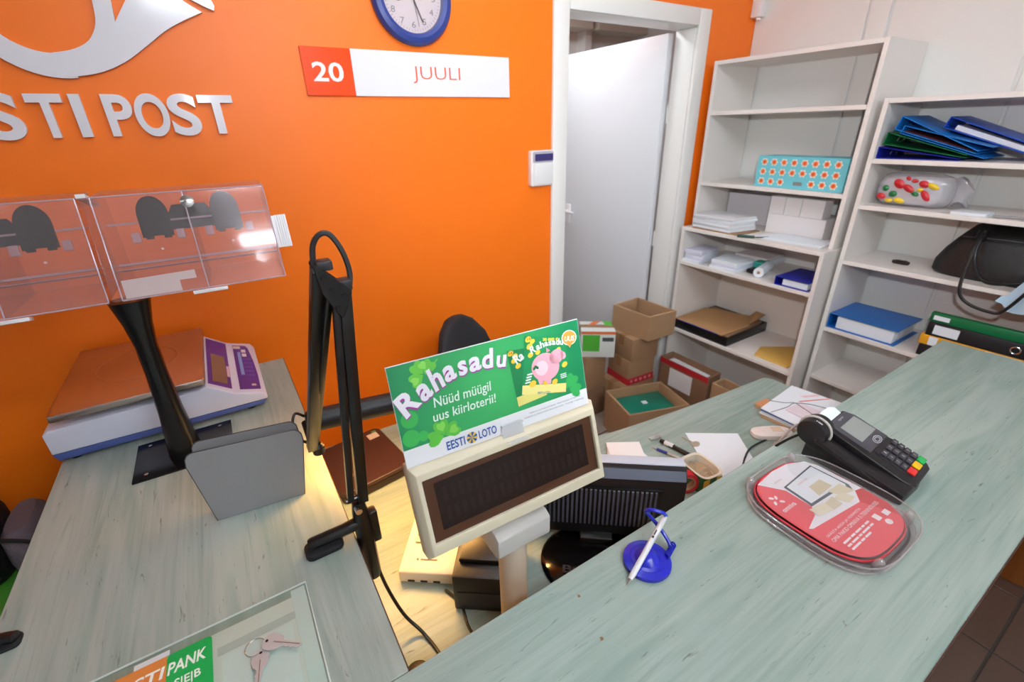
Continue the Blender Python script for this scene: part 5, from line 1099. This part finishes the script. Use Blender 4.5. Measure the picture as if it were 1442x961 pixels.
spinefile('black lever file at the bottom of the pile behind the counter end', R4, R4+.050, .550, FB, None)
spinefile('orange and white lever file in the lower part of the pile', R4+.0504, R4+.092, .556, ORF, None, False, [(.03, .058, PAPER), (.20, .30, PAPER)])
spinefile('black lever file with white label and finger ring in the pile', R4+.0924, R4+.150, .545, FB, (.022, .10), True, x1=2.40)
spinefile('dark green lever file on top of the pile', R4+.1504, R4+.188, .548, GREENB, (.012, .062), x1=2.345)

# ---------------------------------------------------------------- cartons on the floor
def carton(name, label, pts, z0, z1, mt=CARD, open_=False, tape=None, group=None, wall=.006):
    cx, cy = sum(p[0] for p in pts)/4, sum(p[1] for p in pts)/4
    t = thing(name, label, 'box', (cx, cy, z0), 0, group)
    if not open_:
        MB().prism(pts, z0+.0004, z1).build('body', mt, t, bevel=.003)
        a, b_, c_, d_ = [Vector((*p, 0)) for p in pts]
        m1, m2 = (a+d_)/2, (b_+c_)/2; w_ = (d_-a).normalized()*.022
        MB().prism([tuple((m1-w_).xy), tuple((m2-w_).xy), tuple((m2+w_).xy), tuple((m1+w_).xy)], z1+.0002, z1+.0008).build('tape_strip', TAPE, t)
        dn = Vector((0, 0, 1)); out = (m2-m1).normalized()*.0006
        for mm, s_ in ((m2, 1), (m1, -1)):
            m = MB(); q = mm + out*s_; m.add([(*(q-w_).xy, z1), (*(q+w_).xy, z1), (*(q+w_).xy, z1-.06), (*(q-w_).xy, z1-.06)], [(0, 1, 2, 3)]); m.build('tape_end', TAPE, t)
    else:
        C0 = Vector((cx, cy)); I = [tuple(C0 + (Vector(p)-C0)*(1-2*wall/(Vector(p)-C0).length*1.4)) for p in pts]
        MB().prism(I, z0+.0004, z0+.006).build('floor_panel', mt, t)
        for k in range(4):
            j = (k+1) % 4; MB().prism([pts[k], pts[j], I[j], I[k]], z0+.0004, z1).build('side', mt, t, bevel=.0015, seg=1)
    return t
H = [(1.690, 1.690), (1.615, 1.425), (1.970, 1.310), (2.040, 1.578)]
carton('carton', 'open carton with a green folder inside, nearest the low desk', H, 0, .250, CARDL, True)
t = thing('plastic_folder', 'green plastic folder inside the open carton', 'folder', (1.83, 1.5, .19), R(-17))
m = MB(); m.M = WM[t.name]; m.box(-.155, .150, -.11, .115, 0, .010).build('cover', mat('green_plastic', '#0f7d68', .3), t, bevel=.002); m = MB(); m.M = WM[t.name]; m.box(-.01, .022, .01, .04, .0102, .0108).build('label', PAPER, t)
stack('paper_stack', 'yellow and white papers under the green folder in the carton', [(1.70, 1.655), (1.645, 1.445), (1.945, 1.345), (1.995, 1.56)], .0066, (.07, .06, .045), [PAPERG, mat('yellow_paper', '#d8c032', .6), PAPER], 21, .004)
carton('carton', 'flat carton at the bottom of the stack in the doorway', [(1.80, 1.66), (2.075, 1.66), (2.075, 1.86), (1.80, 1.86)], 0, .24, CARD)
t = carton('carton', 'small carton wrapped in red and white tape in the doorway stack', [(1.845, 1.665), (2.045, 1.650), (2.055, 1.835), (1.855, 1.85)], .2404, .40, CARD)
RT = mat('red_tape_print', '#b3202c', .4); 
for nm, z0, z1 in (('red_tape', .2412, .285),):
    MB().prism([(1.8435, 1.6635), (2.0465, 1.6485), (2.0565, 1.8365), (1.8535, 1.8515)], z0, z1).build(nm, RT, t)
m = MB()
for k in range(5): m.box(1.862+.036*k, 1.880+.036*k, 1.6622-.0027*k-.0015, 1.6622-.0027*k, .255, .272)
m.build('tape_lettering', mat('pale_red_print', '#d98a8e', .5), t)
carton('carton', 'plain carton in the middle of the doorway stack', [(1.850, 1.655), (2.05, 1.640), (2.06, 1.84), (1.86, 1.85)], .4004, .545, CARD)
carton('carton', 'open shallow carton on top of the doorway stack', [(1.885, 1.872), (1.905, 1.600), (2.108, 1.585), (2.095, 1.875)], .5454, .695, CARDL, True)
carton('carton', 'lower carton of the short stack beside the door', [(1.64, 1.80), (1.79, 1.80), (1.79, 2.0), (1.64, 2.0)], 0, .20, CARDD)
carton('carton', 'middle carton of the short stack beside the door', [(1.63, 1.805), (1.785, 1.80), (1.785, 2.0), (1.63, 2.0)], .2004, .43, CARD)
t = carton('paper_box', 'white, green and orange printed box on top of the short stack', [(1.615, 1.842), (1.772, 1.722), (1.850, 1.850), (1.700, 1.965)], .4304, .60, mat('white_print_box', '#d9dcd8', .5))
def face(a, b_, u0, u1, z0, z1, nm, mt, lift=.0008):
    a, b_ = Vector(a), Vector(b_); d_ = (b_-a); nn = Vector((d_.y, -d_.x)).normalized()*lift; p, q = a+d_*u0+nn, a+d_*u1+nn
    MB().add([(*p, z0), (*q, z0), (*q, z1), (*p, z1)], [(0, 1, 2, 3)]).build(nm, mt, t)
GP, OP = mat('green_print_flat', '#4fae36', .5), mat('orange_print_flat', '#e2733a', .5)
face((1.615, 1.842), (1.772, 1.722), .05, .55, .47, .575, 'green_panel', GP); face((1.615, 1.842), (1.772, 1.722), 0, 1, .58, .597, 'orange_stripe', OP); face((1.772, 1.722), (1.850, 1.850), 0, 1, .44, .52, 'brown_panel', CARD)
face((1.615, 1.842), (1.772, 1.722), .62, .95, .535, .56, 'dark_marks', mat('dark_print_flat', '#4a5250', .5))
MB().prism([(1.70, 1.885), (1.735, 1.865), (1.80, 1.885), (1.77, 1.91)], .6012, .6016).build('orange_top_print', OP, t); MB().prism([(1.78, 1.82), (1.815, 1.795), (1.848, 1.85), (1.81, 1.88)], .6012, .6016).build('green_top_print', GP, t)
t = carton('carton', 'open carton with red taped rim beside the base shelf', [(2.085, 1.640), (2.085, 1.298), (2.198, 1.300), (2.198, 1.640)], 0, .385, CARDD, True)
MB().box(2.0835, 2.0845, 1.30, 1.638, .35, .385).build('red_rim_tape', RT, t); MB().box(2.0830, 2.0845, 1.40, 1.56, .22, .34).build('white_label', PAPERG, t)
stack('paper_stack', 'grey and white papers filling the red-rimmed carton', [(2.094, 1.63), (2.094, 1.31), (2.189, 1.31), (2.189, 1.63)], .007, (.12, .12, .10), [PAPERG, mat('grey_folder', '#a5a3a6', .6)], 31, .0)
carton('carton', 'empty open carton with bent flap beside the red-rimmed carton', [(2.10, 1.285), (2.10, 1.135), (2.198, 1.135), (2.198, 1.285)], 0, .36, CARDL, True)
# ---------------------------------------------------------------- far left: crate and bag, near right: bin
t = thing('plastic_crate', 'green lidded plastic crate on the floor left of the side counter', 'crate', (-.76, 1.38, 0))
GC = mat('crate_green', '#17692a', .45); GL = mat('crate_light_green', '#4d9a32', .45)
for b_ in ((-.98, -.55, 1.20, 1.215), (-.98, -.55, 1.585, 1.60), (-.98, -.965, 1.2152, 1.5848), (-.565, -.55, 1.2152, 1.5848)): MB().box(*b_, .0104, .62).build('side', GC, t, bevel=.004)
MB().box(-.98, -.55, 1.20, 1.60, .0004, .010).build('bottom', GC, t)
MB().box(-.99, -.54, 1.19, 1.61, .6204, .650).build('lid', GL, t, bevel=.006)
for k in range(4): MB().box(-.94+.09*k, -.89+.09*k, 1.24, 1.56, .6504, .655).build('lid_rib', GC, t, bevel=.002)
t = thing('backpack', 'black backpack with grey mesh pocket standing on the green crate', 'backpack', (-.78, 1.44, .6555))
lo = []
for z, a, b_ in ((.6556, .12, .10), (.69, .135, .115), (.80, .135, .115), (.865, .115, .10), (.90, .07, .06), (.906, .03, .025)): lo.append([(x, y, z) for x, y in sel(-.795, 1.455, a, b_, 3, 32)])
MB().loft(lo).build('body', mat('black_nylon', '#141214', .5, bump=.5, bscale=120), t)
MB().loft([[(x, y, z) for x, y in sel(-.632, 1.465, a, b_, 2.6, 24)] for z, a, b_ in ((.6556, .040, .085), (.69, .044, .09), (.765, .040, .085), (.785, .025, .07))]).build('mesh_pocket', mat('grey_mesh', '#6c6068', .7, bump=1.0, bscale=200), t)
MB().tube(smoothpath([(-.70, 1.36, .83), (-.64, 1.355, .80), (-.585, 1.36, .75), (-.575, 1.365, .68)], 5), .010, 8, flat=.5).build('strap', mat('strap_black', '#1d1b1d', .6), t)
m = MB(); m.M = frameM((-.80, 1.336, .80), 0, 8)
for k, (x, y) in enumerate(((-.02, .02), (.01, .03), (.0, -.01), (.03, .0), (-.01, -.03))): m.prism(circ(x, y, .007, 8, .004, k), -.004, .001)
m.build('grey_emblem', mat('emblem_grey', '#8a8688', .5), t)
t = thing('waste_bin', 'round brown waste bin on the customer floor beyond the counter', 'bin', (2.41, .02, 0))
BR = mat('warm_brown_plastic', '#8a4e1c', .4)
m = MB(); lo = [[(2.41+r_*math.cos(a*math.pi/20), .02+r_*math.sin(a*math.pi/20), z) for a in range(40)] for r_, z in ((.115, .0005), (.125, .006), (.155, .38), (.150, .38), (.120, .010))]; m.loft(lo).build('shell', BR, t)
m = MB(); m.tube([(2.41+.1545*math.cos(a*math.pi/20), .02+.1545*math.sin(a*math.pi/20), .383) for a in range(40)], .006, 8, closed=True).build('rim', BR, t)
